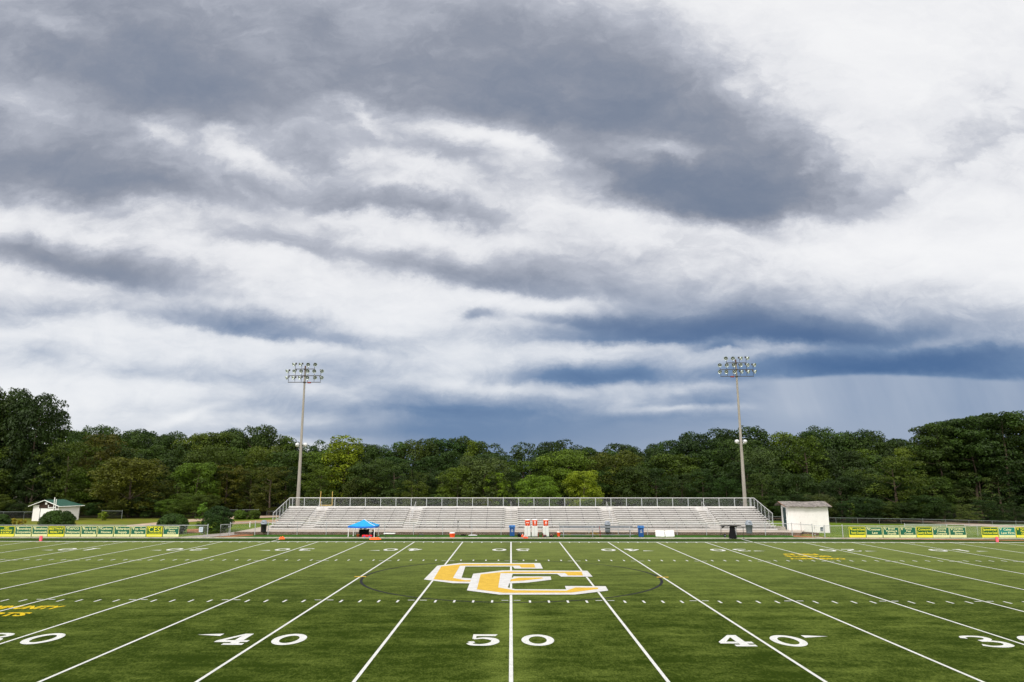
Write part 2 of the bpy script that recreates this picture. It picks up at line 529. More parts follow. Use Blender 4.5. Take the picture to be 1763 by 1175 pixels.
def f_seat(t, out):
    co = t.n('ShaderNodeTexCoord').outputs['Object']
    mp = t.n('ShaderNodeMapping'); t.put(mp.inputs[0], co); mp.inputs[3].default_value = (0.35, 1, 3)
    n1 = t.noise(mp.outputs[0], 1.6, 6.0, 0.65)
    mp2 = t.n('ShaderNodeMapping'); t.put(mp2.inputs[0], co); mp2.inputs[3].default_value = (1.2, 1, 6)
    n2 = t.noise(mp2.outputs[0], 2.5, 5.0, 0.7)
    c = t.mix(t.rng(n1, 0.35, 0.65), (0.585, 0.57, 0.555), (0.75, 0.735, 0.72))
    c = t.mix(t.m('MULTIPLY', t.rng(n2, 0.50, 0.74), 0.6), c, (0.34, 0.29, 0.25))
    principled(t, out, c, 0.5, 0.4, 0.0, n2, 0.1, 0.01)


M['plank'] = material('weathered_aluminium_plank', f_seat)
M['riser'] = simple('stained_shaded_riser', (0.45, 0.43, 0.405), 0.6, 0.3, 0, 0.14, 1.2, ((0.28, 0.235, 0.20), 0.6), (.4, 1, 3))  # darker base stands in for under-seat shade; brown stains lie over it
M['step'] = simple('aisle_tread', (0.36, 0.34, 0.32), 0.6, 0.3, 0, 0.15, 3)


def f_link(t, out):
    """woven wire: diamonds of thin wire with open air between"""
    uvn = t.n('ShaderNodeTexCoord').outputs['Object']
    x, y, z = t.sep(uvn)
    s = t.m('ADD', x, y)
    a = t.m('MULTIPLY', t.m('ADD', s, z), 12.0)
    b = t.m('MULTIPLY', t.m('SUBTRACT', s, z), 12.0)
    fa = t.m('ABSOLUTE', t.m('SUBTRACT', t.m('FRACT', a), 0.5))
    fb = t.m('ABSOLUTE', t.m('SUBTRACT', t.m('FRACT', b), 0.5))
    w = t.m('MAXIMUM', t.m('LESS_THAN', fa, 0.022), t.m('LESS_THAN', fb, 0.022))
    tr = t.n('ShaderNodeBsdfTransparent')
    p = t.n('ShaderNodeBsdfPrincipled')
    p.inputs['Base Color'].default_value = (0.40, 0.42, 0.43, 1)
    p.inputs['Roughness'].default_value = 0.5
    mx = t.n('ShaderNodeMixShader')
    t.put(mx.inputs[0], w)
    t.put(mx.inputs[1], tr.outputs[0])
    t.put(mx.inputs[2], p.outputs[0])
    t.put(out.inputs[0], mx.outputs[0])


M['link'] = material('chain_link', f_link)
M['oldlink'] = simple('x', (0, 0, 0))
bpy.data.materials.remove(M['oldlink'])
M['oldlink'] = M['link'].copy()
M['oldlink'].name = 'old_chain_link'
for _n in M['oldlink'].node_tree.nodes:
    if _n.type == 'BSDF_PRINCIPLED':
        _n.inputs['Base Color'].default_value = (0.05, 0.055, 0.055, 1)


def turf_mat(name, dark, light, sheen, panels=True):
    def f(t, out):
        co = t.n('ShaderNodeNewGeometry').outputs['Position']
        x, y, z = t.sep(co)
        # combed streaks across the field, blotches and blades
        s1 = t.noise(t.comb(t.m('MULTIPLY', x, 0.10), y, 0.0), 0.9, 5.0, 0.6, 0.4)
        s2 = t.noise(t.comb(t.m('MULTIPLY', x, 0.42), y, 3.0), 1.7, 5.0, 0.65, 0.3)
        n3 = t.noise(t.comb(x, t.m('MULTIPLY', y, 1.3), 5.0), 0.55, 4.0, 0.55)
        n4 = t.noise(t.comb(x, t.m('MULTIPLY', y, 0.6), 9.0), 5.0, 6.0, 0.8)
        n5 = t.noise(t.comb(x, t.m('MULTIPLY', y, 0.45), 9.0), 17.0, 4.0, 0.8)
        k = t.m('MULTIPLY', s1, 0.20)
        k = t.m('MULTIPLY_ADD', s2, 0.26, k)
        k = t.m('MULTIPLY_ADD', n3, 0.26, k)
        k = t.m('MULTIPLY_ADD', n4, 0.40, k)
        k = t.m('MULTIPLY_ADD', n5, 0.50, k)
        if panels:
            # far turf painted paler, in place of the sheen seen at low angles
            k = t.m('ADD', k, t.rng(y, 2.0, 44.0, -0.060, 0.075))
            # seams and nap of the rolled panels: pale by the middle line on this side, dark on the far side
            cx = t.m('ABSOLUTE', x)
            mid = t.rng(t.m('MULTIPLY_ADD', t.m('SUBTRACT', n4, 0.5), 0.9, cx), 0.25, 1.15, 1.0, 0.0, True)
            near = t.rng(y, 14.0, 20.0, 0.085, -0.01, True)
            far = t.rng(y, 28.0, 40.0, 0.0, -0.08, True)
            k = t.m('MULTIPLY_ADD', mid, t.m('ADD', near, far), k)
            pr = t.m('FLOOR', t.m('DIVIDE', x, 4.572))
            wn = t.n('ShaderNodeTexWhiteNoise', noise_dimensions='1D')
            t.put(wn.inputs['W'], pr)
            k = t.m('MULTIPLY_ADD', t.m('SUBTRACT', wn.outputs[0], 0.5), 0.035, k)
        c = t.ramp(t.m('SUBTRACT', k, 0.17), [(0.54, dark), (0.645, tuple((a * 0.55 + b * 0.45) for a, b in zip(dark, light))), (0.76, light)])
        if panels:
            c = t.mix(t.rng(y, 12.0, 46.0, 0.0, 0.42), c, (0.150, 0.175, 0.062))  # same painted sheen: colour fades to a pale green with distance
        principled(t, out, c, 0.95, 0.03, 0, n4, 0.5, 0.03, sheen, (0.70, 0.85, 0.25))
    return material(name, f)


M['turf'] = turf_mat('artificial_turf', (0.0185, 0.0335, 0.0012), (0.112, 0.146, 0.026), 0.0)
M['turfdark'] = turf_mat('border_turf', (0.012, 0.030, 0.001), (0.034, 0.065, 0.005), 0.03, False)
M['turfmat'] = turf_mat('bench_side_turf', (0.014, 0.055, 0.005), (0.036, 0.115, 0.014), 0.03, False)


def f_paint(c, c2, wear):
    def f(t, out):
        co = t.n('ShaderNodeNewGeometry').outputs['Position']
        n1 = t.noise(co, 2.0, 5.0, 0.65)
        n2 = t.noise(co, 26.0, 4.0, 0.75)
        cc = t.mix(t.rng(n1, 0.3, 0.7), c2, c)
        cc = t.mix(t.m('MULTIPLY', t.rng(n2, 0.52, 0.72), wear), cc, (0.10, 0.13, 0.05))
        p = principled(t, out, cc, 0.85, 0.15, 0, n2, 0.5, 0.02)
        # green fibres stand up through the inlay
        n3 = t.noise(t.vm('MULTIPLY', co, (1.0, 0.6, 1.0)), 34.0, 3.0, 0.8)
        tr = t.n('ShaderNodeBsdfTransparent')
        mx = t.n('ShaderNodeMixShader')
        t.put(mx.inputs[0], t.m('MULTIPLY', t.rng(n3, 0.57, 0.66), wear))
        t.put(mx.inputs[1], p.outputs[0]); t.put(mx.inputs[2], tr.outputs[0])
        t.put(out.inputs[0], mx.outputs[0])
    return f


M['line'] = material('white_turf_fibre', f_paint((0.66, 0.66, 0.65), (0.52, 0.53, 0.51), 0.5))
M['logowhite'] = material('logo_white_fibre', f_paint((0.60, 0.60, 0.60), (0.48, 0.47, 0.46), 0.3))
M['logogold'] = material('logo_gold_fibre', f_paint((0.62, 0.40, 0.050), (0.48, 0.30, 0.035), 0.35))
M['yellowtext'] = material('yellow_fibre', f_paint((0.66, 0.46, 0.006), (0.50, 0.36, 0.006), 0.5))
M['blackline'] = material('black_fibre', f_paint((0.015, 0.018, 0.02), (0.01, 0.01, 0.012), 0.15))


# terrain height: level by the field, easing down to the right behind the fence, low rough mounds on the left
def sstep(a, b, v):
    t = min(1.0, max(0.0, (v - a) / (b - a)))
    return t * t * (3 - 2 * t)


def ground_z(X, Y):
    z = -0.9 * sstep(62, 100, Y) * sstep(24, 60, X)
    z += 0.42 * math.exp(-(((X - 31.0) / 3.2) ** 2 + ((Y - 65.5) / 5.0) ** 2)) * sstep(57.6, 61, Y)
    z += 0.25 * sstep(57.6, 62, Y) * sstep(-26, -29, X) * sstep(-40, -30, X)
    z += 0.35 * math.exp(-(((X + 57) / 4.0) ** 2 + ((Y - 76) / 3.0) ** 2))
    z += 0.25 * math.exp(-(((X + 50) / 3.0) ** 2 + ((Y - 73) / 2.5) ** 2))
    z += 0.7 * sstep(100, 140, Y) * sstep(40, -40, X)
    return z - 0.006


def at_ground(px, py):
    r = ray(px, py)
    z = 0.0
    for _ in range(30):
        t = (z - CAM.z) / r.z
        p = CAM + r * t
        z = z * 0.5 + ground_z(p.x, p.y) * 0.5
    return Vector((p.x, p.y, ground_z(p.x, p.y)))


def f_ground(t, out):
    co = t.n('ShaderNodeNewGeometry').outputs['Position']
    x, y, z = t.sep(co)
    n1 = t.noise(co, 0.22, 5.0, 0.6)
    n2 = t.noise(co, 2.2, 6.0, 0.7)
    n3 = t.noise(t.comb(x, t.m('MULTIPLY', y, 0.4), 0.0), 9.0, 4.0, 0.7)
    g = t.mix(t.rng(n1, 0.35, 0.65), (0.060, 0.115, 0.001), (0.115, 0.165, 0.001))
    g = t.mix(t.m('MULTIPLY', t.rng(n2, 0.45, 0.7), 0.5), g, (0.040, 0.062, 0.006))
    g = t.mix(t.m('MULTIPLY', t.rng(n3, 0.5, 0.75), 0.4), g, (0.15, 0.18, 0.008))
    # worn red clay shows on the left mounds and in scattered bare spots
    left = t.m('MULTIPLY', t.rng(x, -38.0, -46.0, 0.0, 1.0, True), t.rng(y, 66.0, 72.0, 0.0, 1.0, True))
    bare = t.m('MULTIPLY', t.rng(n2, 0.42, 0.6), left)
    bare = t.m('MAXIMUM', bare, t.rng(n1, 0.70, 0.78))
    g = t.mix(t.m('MULTIPLY', bare, 0.55), g, (0.20, 0.10, 0.035))
    # leaf litter under the wood
    wd = t.rng(t.m('MULTIPLY_ADD', n1, 6.0, y), 89.0, 96.0, 0.0, 0.95, True)
    g = t.mix(wd, g, (0.016, 0.014, 0.007))
    principled(t, out, g, 0.95, 0.15, 0, n3, 0.6, 0.05)


M['ground'] = material('rough_grass_ground', f_ground)
M['track'] = simple('pale_dirt_track', (0.40, 0.30, 0.22), 0.95, 0.15, 0, 0.18, 0.5, ((0.26, 0.19, 0.12), 0.5))
M['clay'] = simple('clay_infield', (0.33, 0.21, 0.13), 0.95, 0.15, 0, 0.2, 0.4, ((0.22, 0.18, 0.08), 0.5))
M['gravelpath'] = simple('grey_gravel_path', (0.30, 0.27, 0.25), 0.95, 0.15, 0, 0.2, 1.0, ((0.2, 0.17, 0.12), 0.5))
M['redclay'] = simple('red_clay_soil', (0.30, 0.12, 0.05), 0.95, 0.15, 0, 0.3, 1.6, ((0.10, 0.13, 0.03), 0.7))


# ------------------------------------------------------------------ ground
def axis(pts):
    out = []
    for a, b, n in pts:
        out += [a + (b - a) * i / n for i in range(n)]
    out.append(pts[-1][1])
    return out


gx = axis([(-900, -160, 12), (-160, 160, 128), (160, 900, 12)])
gy = axis([(-300, 48, 12), (48, 150, 68), (150, 1500, 14)])
vs = [(x, y, ground_z(x, y) - (0.02 if y < 54 else 0)) for y in gy for x in gx]
nx = len(gx)
fs = [(j * nx + i, j * nx + i + 1, (j + 1) * nx + i + 1, (j + 1) * nx + i) for j in range(len(gy) - 1) for i in range(nx - 1)]
g = MB(); g.add(vs, fs, True)
tag(g.build('ground', M['ground']), kind='structure')

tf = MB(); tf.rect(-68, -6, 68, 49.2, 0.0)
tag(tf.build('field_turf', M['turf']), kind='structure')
tf = MB(); tf.rect(-68, 49.2, 68, 52.95, 0.0)
tag(tf.build('border_turf', M['turfdark']), kind='structure')
tf = MB(); tf.rect(-29.0, 53.15, 29.5, 57.45, 0.0)
tag(tf.build('bench_side_turf', M['turfmat']), kind='structure')
kb = MB(); kb.box((0, 53.05, 0.02), (150, 0.2, 0.16))
tag(kb.build('kerb', M['curb']), kind='structure')


def drape(name, mat, px_poly, lift=0.03):
    """a strip on the ground through surveyed outline points: (upper edge list, lower edge list)"""
    up, dn = px_poly
    b = MB()
    nseg, nac = 24, 5

    def along(lst, t):
        f = t * (len(lst) - 1)
        i = min(int(f), len(lst) - 2)
        a, c = lst[i], lst[i + 1]
        return (a[0] + (c[0] - a[0]) * (f - i), a[1] + (c[1] - a[1]) * (f - i))
    vs = []
    for i in range(nseg + 1):
        a = along(up, i / nseg); c = along(dn, i / nseg)
        A = at_ground(*a); C = at_ground(*c)
        for j in range(nac + 1):
            p = A.lerp(C, j / nac)
            vs.append((p.x, p.y, ground_z(p.x, p.y) + lift))
    w = nac + 1
    fs = [(i * w + j, i * w + j + 1, (i + 1) * w + j + 1, (i + 1) * w + j) for i in range(nseg) for j in range(nac)]
    fs = [f[::-1] for f in fs] if (Vector(vs[1]) - Vector(vs[0])).cross(Vector(vs[w]) - Vector(vs[0])).z < 0 else fs
    b.add(vs, fs, True)
    return tag(b.build(name, mat), kind='structure')


# right: running strip of pale dirt beyond the fence
drape('dirt_track', M['track'], ([(1318, 891.5), (1400, 892), (1480, 893.5), (1560, 896), (1620, 899), (1700, 903), (1775, 907.5)],
                                 [(1318, 894), (1400, 894.5), (1480, 896.2), (1560, 899), (1620, 902.5), (1700, 907.5), (1775, 913)]))
# left: two pale tracks and the clay infield between them
drape('dirt_track', M['track'], ([(218, 905), (270, 900), (330, 894.5), (400, 889.5), (480, 888)], [(218, 908.5), (270, 905), (330, 899), (400, 894), (480, 891)]))
drape('clay_infield', M['clay'], ([(392, 899), (430, 897), (500, 894.5)], [(392, 904), (430, 902), (500, 899.5)]), 0.035)
drape('clay_patch', M['redclay'], ([(322, 912), (345, 911)], [(322, 918), (345, 918)]), 0.035)
# ramp path from the gate to the slab
drape('footpath', M['gravelpath'], ([(300, 926.6), (357, 921.5), (400, 917.5), (440, 914.0), (470, 913.5)], [(300, 927.2), (357, 926.0), (400, 922.5), (440, 918.0), (470, 917.5)]), 0.05)
drape('bare_soil', M['redclay'], ([(362, 923.5), (400, 920.8), (436, 920.6)], [(362, 926.4), (400, 925.2), (436, 922.6)]), 0.02)
drape('bare_soil', M['redclay'], ([(1366, 922.5), (1400, 924.0), (1430, 926.0)], [(1366, 925.0), (1400, 926.5), (1430, 927.4)]), 0.02)
drape('bare_soil', M['redclay'], ([(1450, 926.8), (1600, 928.6), (1763, 930.2)], [(1450, 928.4), (1600, 929.9), (1763, 931.6)]), 0.012)

# ------------------------------------------------------------------ field markings
S5 = 4.572
FW = 48.92
mk = MB()
LW = 0.10
for k in range(-13, 14):
    x = k * S5
    if abs(k) <= 10 or k in (-12, 12):
        w = 0.055 if k else 0.062
        y1 = FW - 0.15
        if abs(k) in (5,) :
            y1 = 52.3
        mk.rect(x - w, 0.2, x + w, y1, 0.008)
    else:
        continue
# side lines
mk.rect(-64, FW - 0.15, 64, FW + 0.18, 0.008)
mk.rect(-64, -0.2, 64, 0.2, 0.008)
mk.rect(-64, 52.62, 64, 52.74, 0.008)
# hash marks: one-yard ticks along both sidelines and both inbound rows, plus the short cross bars
HN, HF = 16.20, 33.15
for y_i in range(-50, 51):
    x = y_i * 0.9144
    if y_i % 5 == 0:
        for hy in (HN, HF):
            if abs(y_i) < 50:
                mk.rect(x - 0.46, hy - 0.05, x - 0.13, hy + 0.05, 0.008)
                mk.rect(x + 0.13, hy - 0.05, x + 0.46, hy + 0.05, 0.008)
        continue
    for a, b in ((HN - 0.62, HN - 0.02), (HF - 0.02, HF + 0.62), (FW - 0.85, FW - 0.151), (0.201, 0.8)):
        mk.rect(x - 0.05, a, x + 0.05, b, 0.008)
tag(mk.build('yard_lines', M['line']), kind='structure')


def ribbon(pts, ws, n=28):
    """stroke through control points with changing width -> quads"""
    P = [Vector((p[0], p[1])) for p in pts]
    P = [2 * P[0] - P[1]] + P + [2 * P[-1] - P[-2]]
    C, Wd = [], []
    m = len(pts) - 1
    for i in range(n + 1):
        f = i / n * m
        j = min(int(f), m - 1)
        t = f - j
        a, b, c, d = P[j:j + 4]
        C.append(0.5 * ((2 * b) + (c - a) * t + (2 * a - 5 * b + 4 * c - d) * t * t + (3 * b - a - 3 * c + d) * t ** 3))
        Wd.append(ws[j] + (ws[j + 1] - ws[j]) * t)
    L, R = [], []
    for i in range(n + 1):
        d = (C[min(i + 1, n)] - C[max(i - 1, 0)])
        nrm = Vector((-d.y, d.x)).normalized() * Wd[i] / 2
        L.append(C[i] + nrm); R.append(C[i] - nrm)
    return L, R


def digit(ch):
    """list of quad strips / polygons in a unit box"""
    out = []
    if ch == '0':
        n = 36
        A, B = [], []
        for i in range(n + 1):
            a = 2 * math.pi * i / n
            A.append(Vector((0.5 + 0.5 * math.cos(a), 0.5 + 0.5 * math.sin(a))))
            B.append(Vector((0.5 + 0.275 * math.cos(a), 0.5 + 0.335 * math.sin(a))))
        out.append((A, B))
    elif ch == '1':
        out.append([(.36, .14), (.64, .14), (.64, 1), (.50, 1), (.36, .86)])
        out.append([(.22, 0), (.78, 0), (.78, .14), (.22, .14)])
    elif ch == '4':
        out.append([(0, .24), (.54, .24), (.54, .40), (.24, .40), (0, .38)])
        out.append([(0, .38), (.24, .40), (.54, .80), (.54, 1.0)])
        out.append([(.54, .14), (.80, .14), (.80, 1.0), (.54, 1.0)])
        out.append([(.80, .24), (1.0, .24), (1.0, .40), (.80, .40)])
        out.append([(.36, 0), (.98, 0), (.98, .14), (.36, .14)])
    elif ch == '5':
        out.append([(.16, .84), (.86, .84), (.93, 1.0), (.16, 1.0)])
        out.append([(.16, .58), (.27, .62), (.27, .84), (.16, .84)])
        out.append(ribbon([(.20, .57), (.50, .655), (.80, .55), (.87, .33), (.70, .12), (.42, .055), (.17, .10), (.10, .22)], [.07, .13, .22, .26, .20, .12, .15, .20]))
        out.append([(.10, .22), (.20, .19), (.27, .26), (.22, .36), (.10, .36), (.04, .29)])
    elif ch == '3':
        out.append(ribbon([(.10, .76), (.18, .90), (.45, .95), (.74, .88), (.78, .73), (.62, .60), (.36, .565)], [.18, .14, .11, .18, .20, .14, .08]))
        out.append(ribbon([(.36, .50), (.66, .50), (.88, .40), (.88, .20), (.62, .06), (.28, .06), (.08, .18)], [.08, .12, .20, .24, .16, .12, .18]))
    elif ch == '2':
        out.append(ribbon([(.10, .74), (.20, .90), (.46, .95), (.76, .86), (.82, .68), (.62, .48), (.28, .28), (.14, .15)], [.18, .13, .11, .18, .22, .18, .13, .13]))
        out.append([(.06, 0), (.94, 0), (.97, .18), (.06, .15)])
    return out


nb = MB()
DW, DH = 1.20, 1.83


def put_digit(ch, cx, cy, flip):
    s = -1 if flip else 1
    for k, part in enumerate(digit(ch)):
        z = 0.008 + 0.0004 * k
        tr = lambda p: (cx + s * (p[0] - 0.5) * DW, cy + s * (p[1] - 0.5) * DH, z)
        if isinstance(part, tuple):
            L, R = part
            vs = [tr(p) for p in L] + [tr(p) for p in R]
            n = len(L)
            q = []
            for i in range(n - 1):
                f = (i, i + 1, n + i + 1, n + i)
                a, b_, c = (Vector(vs[j]) for j in f[:3])
                q.append(f if (b_ - a).cross(c - a).z > 0 else f[::-1])
            nb.add(vs, q)
        else:
            nb.sheet([tr(p)[:2] for p in part], z)


for k in range(-8, 9, 2):
    val = 50 - abs(k) * 5
    a, b = str(val)[0], str(val)[1]
    x = k * S5
    for flip, yc in ((False, 7.62), (True, FW - 7.62)):
        s = -1 if flip else 1
        put_digit(a, x - s * 1.02, yc, flip)
        put_digit(b, x + s * 0.98, yc, flip)
        if k:
            d = 1 if k > 0 else -1
            ty = yc + s * 0.72
            nb.sheet([(x + d * 1.80, ty - 0.20), (x + d * 1.80, ty + 0.20), (x + d * 2.75, ty + 0.02 * s)][::d], 0.008)
tag(nb.build('yard_numbers', M['line']), kind='structure')

# centre ring
rg = MB()
n = 120
R1, R0, CY0 = 8.98, 8.82, 24.55
for i in range(n):
    a, b = 2 * math.pi * i / n, 2 * math.pi * (i + 1) / n
    rg.add([(R0 * math.cos(a), CY0 + R0 * math.sin(a), .005), (R1 * math.cos(a), CY0 + R1 * math.sin(a), .005), (R1 * math.cos(b), CY0 + R1 * math.sin(b), .005), (R0 * math.cos(b), CY0 + R0 * math.sin(b), .005)], [(0, 1, 2, 3)])
tag(rg.build('centre_ring', M['blackline']), kind='structure')
ym = MB()
for s in (-1, 1):
    ym.rect(s * 9.14 - 0.36, CY0 - 0.13, s * 9.14 + 0.36, CY0 + 0.13, 0.013)
tag(ym.build('gold_ring_marks', M['logogold']), kind='structure')


# midfield monogram, outlines surveyed from the turf
def lg(x, y):
    p = at_z(590 + x / 3.0397, 950 + y / 3.0397)
    return (p.x, p.y)


C1W = [(495, 75), (612, 61), (1033, 61), (1048, 90), (900, 90), (890, 79), (642, 79), (622, 138), (680, 142), (880, 147), (895, 131), (1088, 131), (1092, 148), (970, 163), (820, 170), (575, 166), (425, 147)]
C1Y = [(516, 79), (630, 66), (1002, 66), (1008, 85), (935, 85), (925, 74.5), (614, 75), (577, 139), (640, 151), (860, 152), (920, 138), (1045, 137), (1048, 142), (950, 153), (830, 160), (600, 158), (475, 146)]
C2W = [(683, 118), (835, 100), (1280, 102), (1308, 133), (1143, 133), (1122, 119), (890, 119), (864, 190), (905, 199), (1170, 200), (1163, 182), (1376, 183), (1390, 206), (1215, 227), (820, 227), (650, 205)]
C2Y = [(722, 121), (852, 106.5), (1250, 107), (1258, 127), (1180, 127), (1163, 113.5), (826, 115), (814, 190), (900, 205), (1170, 207), (1218, 190), (1335, 190.5), (1338, 198), (1195, 217), (840, 218), (702, 200)]
for nm, poly, m, z in (('monogram_back_outline', C1W, 'logowhite', .012), ('monogram_back_letter', C1Y, 'logogold', .016), ('monogram_front_outline', C2W, 'logowhite', .020), ('monogram_front_letter', C2Y, 'logogold', .024)):
    b = MB(); b.sheet([lg(*p) for p in poly], z)
    tag(b.build(nm, M[m]), kind='structure')


def text_mesh(name, body, mat, size, loc, rot, parent=None, bold=0.0, extrude=0.0, sx=1.0, align='CENTER'):
    cu = bpy.data.curves.new(name, 'FONT')
    cu.body = body
    cu.size = size
    cu.align_x = align
    cu.align_y = 'CENTER'
    cu.offset = bold
    cu.extrude = extrude
    cu.resolution_u = 2
    cu.space_line = 0.92
    tmp = bpy.data.objects.new(name, cu)
    col.objects.link(tmp)
    dg = bpy.context.evaluated_depsgraph_get()
    me = bpy.data.meshes.new_from_object(tmp.evaluated_get(dg))
    bpy.data.objects.remove(tmp)
    bpy.data.curves.remove(cu)
    me.name = name
    me.materials.clear()
    me.materials.append(mat)
    o = bpy.data.objects.new(name, me)
    link(o, parent)
    o.location = loc
    o.rotation_euler = rot
    o.scale = (sx, 1, 1)
    return o


for s in (1, -1):
    for body, y, size, sx in (("FIELD", 38.05, 1.10, 1.0), ("SPORTS", 36.62, 1.10, 0.90), ("COMMUNITY", 34.95, 1.10, 0.62)):
        o = text_mesh('turf_lettering', body, M['yellowtext'], size, (s * 22.85, (y if s > 0 else FW - y), 0.004), (0, 0, math.pi if s > 0 else 0), None, 0.045, 0, sx)
        tag(o, kind='structure')

# ------------------------------------------------------------------ slab, low wall
sl = MB()
sl.sheet([(-29.6, 57.50), (28.9, 57.50), (30.6, 56.9), (32.4, 60.2), (32.0, 70.5), (-29.6, 70.5)], 0.30)
tag(sl.build('bleacher_slab', M['concrete']), kind='structure')
wl = MB()
wl.box((-0.3, 57.56, 0.10), (58.8, 0.16, 0.38))
wl.box((29.75, 57.25, 0.10), (1.75, 0.16, 0.38), rz=-math.atan2(0.6, 1.7))
wl.box((31.6, 58.6, 0.08), (0.14, 3.6, 0.40), rz=math.radians(29))
tag(wl.build('low_retaining_wall', M['wall']), 'long low stained retaining wall in front of the concrete slab under the bleachers', 'wall')

# ------------------------------------------------------------------ bleachers
BX0, BX1, BY = -26.75, 29.15, 60.6
TREAD, RISE, NR = 0.61, 0.197, 10
AISLES = [-22.75, -11.4, 0.0, 11.4, 22.75]
AW = 0.72
BAYS = [0.925 + 1.85 * k for k in range(-15, 16) if BX0 + 0.3 < 0.925 + 1.85 * k < BX1 - 0.3]
bl = thing('bleachers', 'long aluminium bleachers with ten rows and a railed back between two light poles', 'bleachers', (1.2, BY, 0.3))
ox, oy, oz = 1.2, BY, 0.3


def L(x, y, z):
    return (x - ox, y - oy, z - oz)


def spans():
    xs = [BX0] + [v for a in AISLES for v in (a - AW, a + AW)] + [BX1]
    return [(xs[i], xs[i + 1]) for i in range(0, len(xs), 2)]


rs = random.Random(3)
for i in range(NR):
    y = BY + TREAD * i
    zs = 0.78 + RISE * i
    zf = 0.47 + RISE * i
    ext = 0.25 if i < 2 else 0.0
    b = MB()
    for (x0, x1) in spans():
        if x0 == BX0: x0 -= ext
        if x1 == BX1: x1 += ext
        # planks come in lengths that meet at the frames with a hair gap
        cuts = [x0] + [c for c in BAYS[i % 3::4] if x0 + 1 < c < x1 - 1] + [x1]
        for c0, c1 in zip(cuts, cuts[1:]):
            b.box(L((c0 + c1) / 2, y + 0.125, zs - 0.025 + rs.uniform(-.004, .004)), (c1 - c0 - 0.014, 0.25, 0.05))
    b.build('seat_plank', M['plank'], bl)
    b = MB()
    b.box(L((BX0 + BX1) / 2, y - 0.17, zf - 0.02), (BX1 - BX0 + 2 * ext, 0.36, 0.04))
    b.build('foot_plank', M['plank'], bl)
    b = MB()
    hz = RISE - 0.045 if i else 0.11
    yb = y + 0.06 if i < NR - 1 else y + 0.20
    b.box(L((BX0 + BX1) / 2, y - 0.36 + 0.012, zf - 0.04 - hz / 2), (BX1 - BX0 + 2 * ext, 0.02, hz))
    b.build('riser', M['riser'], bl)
    if i:
        for a in AISLES:
            b = MB()
            b.box(L(a, y - 0.36 - 0.14, zf - RISE / 2 - 0.02), (2 * AW - 0.06, 0.26, 0.035))
            for q in (-1, 1):
                b.box(L(a + q * (AW * 0.52), y - 0.36 - 0.265, zf - RISE / 2 - 0.052), (AW * 0.80, 0.02, 0.022))
            b.build('aisle_step', M['step'], bl)
# top backboard
b = MB()
b.box(L((BX0 + BX1) / 2, BY + TREAD * 9 + 0.31, 0.78 + RISE * 9 - 0.16), (BX1 - BX0, 0.03, 0.36))
b.box(L((BX0 + BX1) / 2, BY + TREAD * 9 + 0.45, 0.78 + RISE * 9 + 0.05), (BX1 - BX0, 0.05, 0.10))
b.build('back_board', M['plank'], bl)
# frames and seat brackets
for x in [BX0 + 0.12] + BAYS + [BX1 - 0.12]:
    b = MB()
    for i in range(NR):
        y = BY + TREAD * i
        zs = 0.78 + RISE * i
        if not any(abs(x - a) < AW for a in AISLES):
            b.box(L(x, y + 0.02, zs - 0.125), (0.05, 0.05, 0.13))
            b.box(L(x, y + 0.12, zs - 0.06), (0.05, 0.22, 0.02))
        b.box(L(x, y + 0.06, (0.3 + zs - 0.36) / 2), (0.05, 0.05, max(0.05, zs - 0.36 - 0.3)))
    y0, y1 = BY - 0.3, BY + TREAD * 9 + 0.2
    b.tube([L(x, y0, 0.34), L(x, y1, 0.34)], 0.03, 6)
    b.tube([L(x, y0, 0.36), L(x, y1, 0.30 + RISE * 9)], 0.025, 6)
    b.build('support_frame', M['steel_dark'], bl)
# back guard rail
YB = BY + TREAD * 9 + 0.55
ZB, ZT = 0.78 + RISE * 9 - 0.12, 3.63
for x in [BX0 + 0.35] + BAYS + [BX1 - 0.35]:
    b = MB(); b.box(L(x, YB, (ZB + ZT) / 2 - 0.2), (0.07, 0.05, ZT - ZB + 0.4))
    b.build('rail_post', M['galv'], bl)
b = MB(); b.tube([L(BX0, YB, ZT), L(BX1, YB, ZT)], 0.04, 8)
b.tube([L(BX0, YB, ZB + 0.16), L(BX1, YB, ZB + 0.16)], 0.025, 8)
b.build('top_rail', M['galvrail'], bl)
b = MB(); b.add([L(BX0, YB + 0.03, ZB + .16), L(BX1, YB + 0.03, ZB + .16), L(BX1, YB + 0.03, ZT), L(BX0, YB + 0.03, ZT)], [(0, 1, 2, 3)])
b.build('rail_mesh', M['link'], bl)
# end guard rails
for s, x in ((-1, BX0 - 0.03), (1, BX1 + 0.03)):
    YF, ZF = BY + 0.35, 2.10
    b = MB()
    b.tube([L(x, YB, ZT), L(x, YF, ZF), L(x, YF, 0.9)], 0.035, 8)
    b.tube([L(x, YB, ZB), L(x, YF, 1.0)], 0.022, 8)
    b.build('end_rail', M['galvrail'], bl)
    n = 5
    for k in range(n + 1):
        t = k / n
        yy_ = YF + (YB - YF) * t
        zt = ZF + (ZT - ZF) * t
        zb = 0.55 + (ZB - 0.55) * t
        b = MB(); b.box(L(x, yy_, (zt + zb) / 2), (0.05, 0.05, zt - zb))
        b.build('rail_post', M['galv'], bl)
    b = MB(); b.add([L(x + s * .03, YF, 1.0), L(x + s * .03, YB, ZB), L(x + s * .03, YB, ZT), L(x + s * .03, YF, ZF)], [(0, 1, 2, 3)])
    b.build('rail_mesh', M['link'], bl)
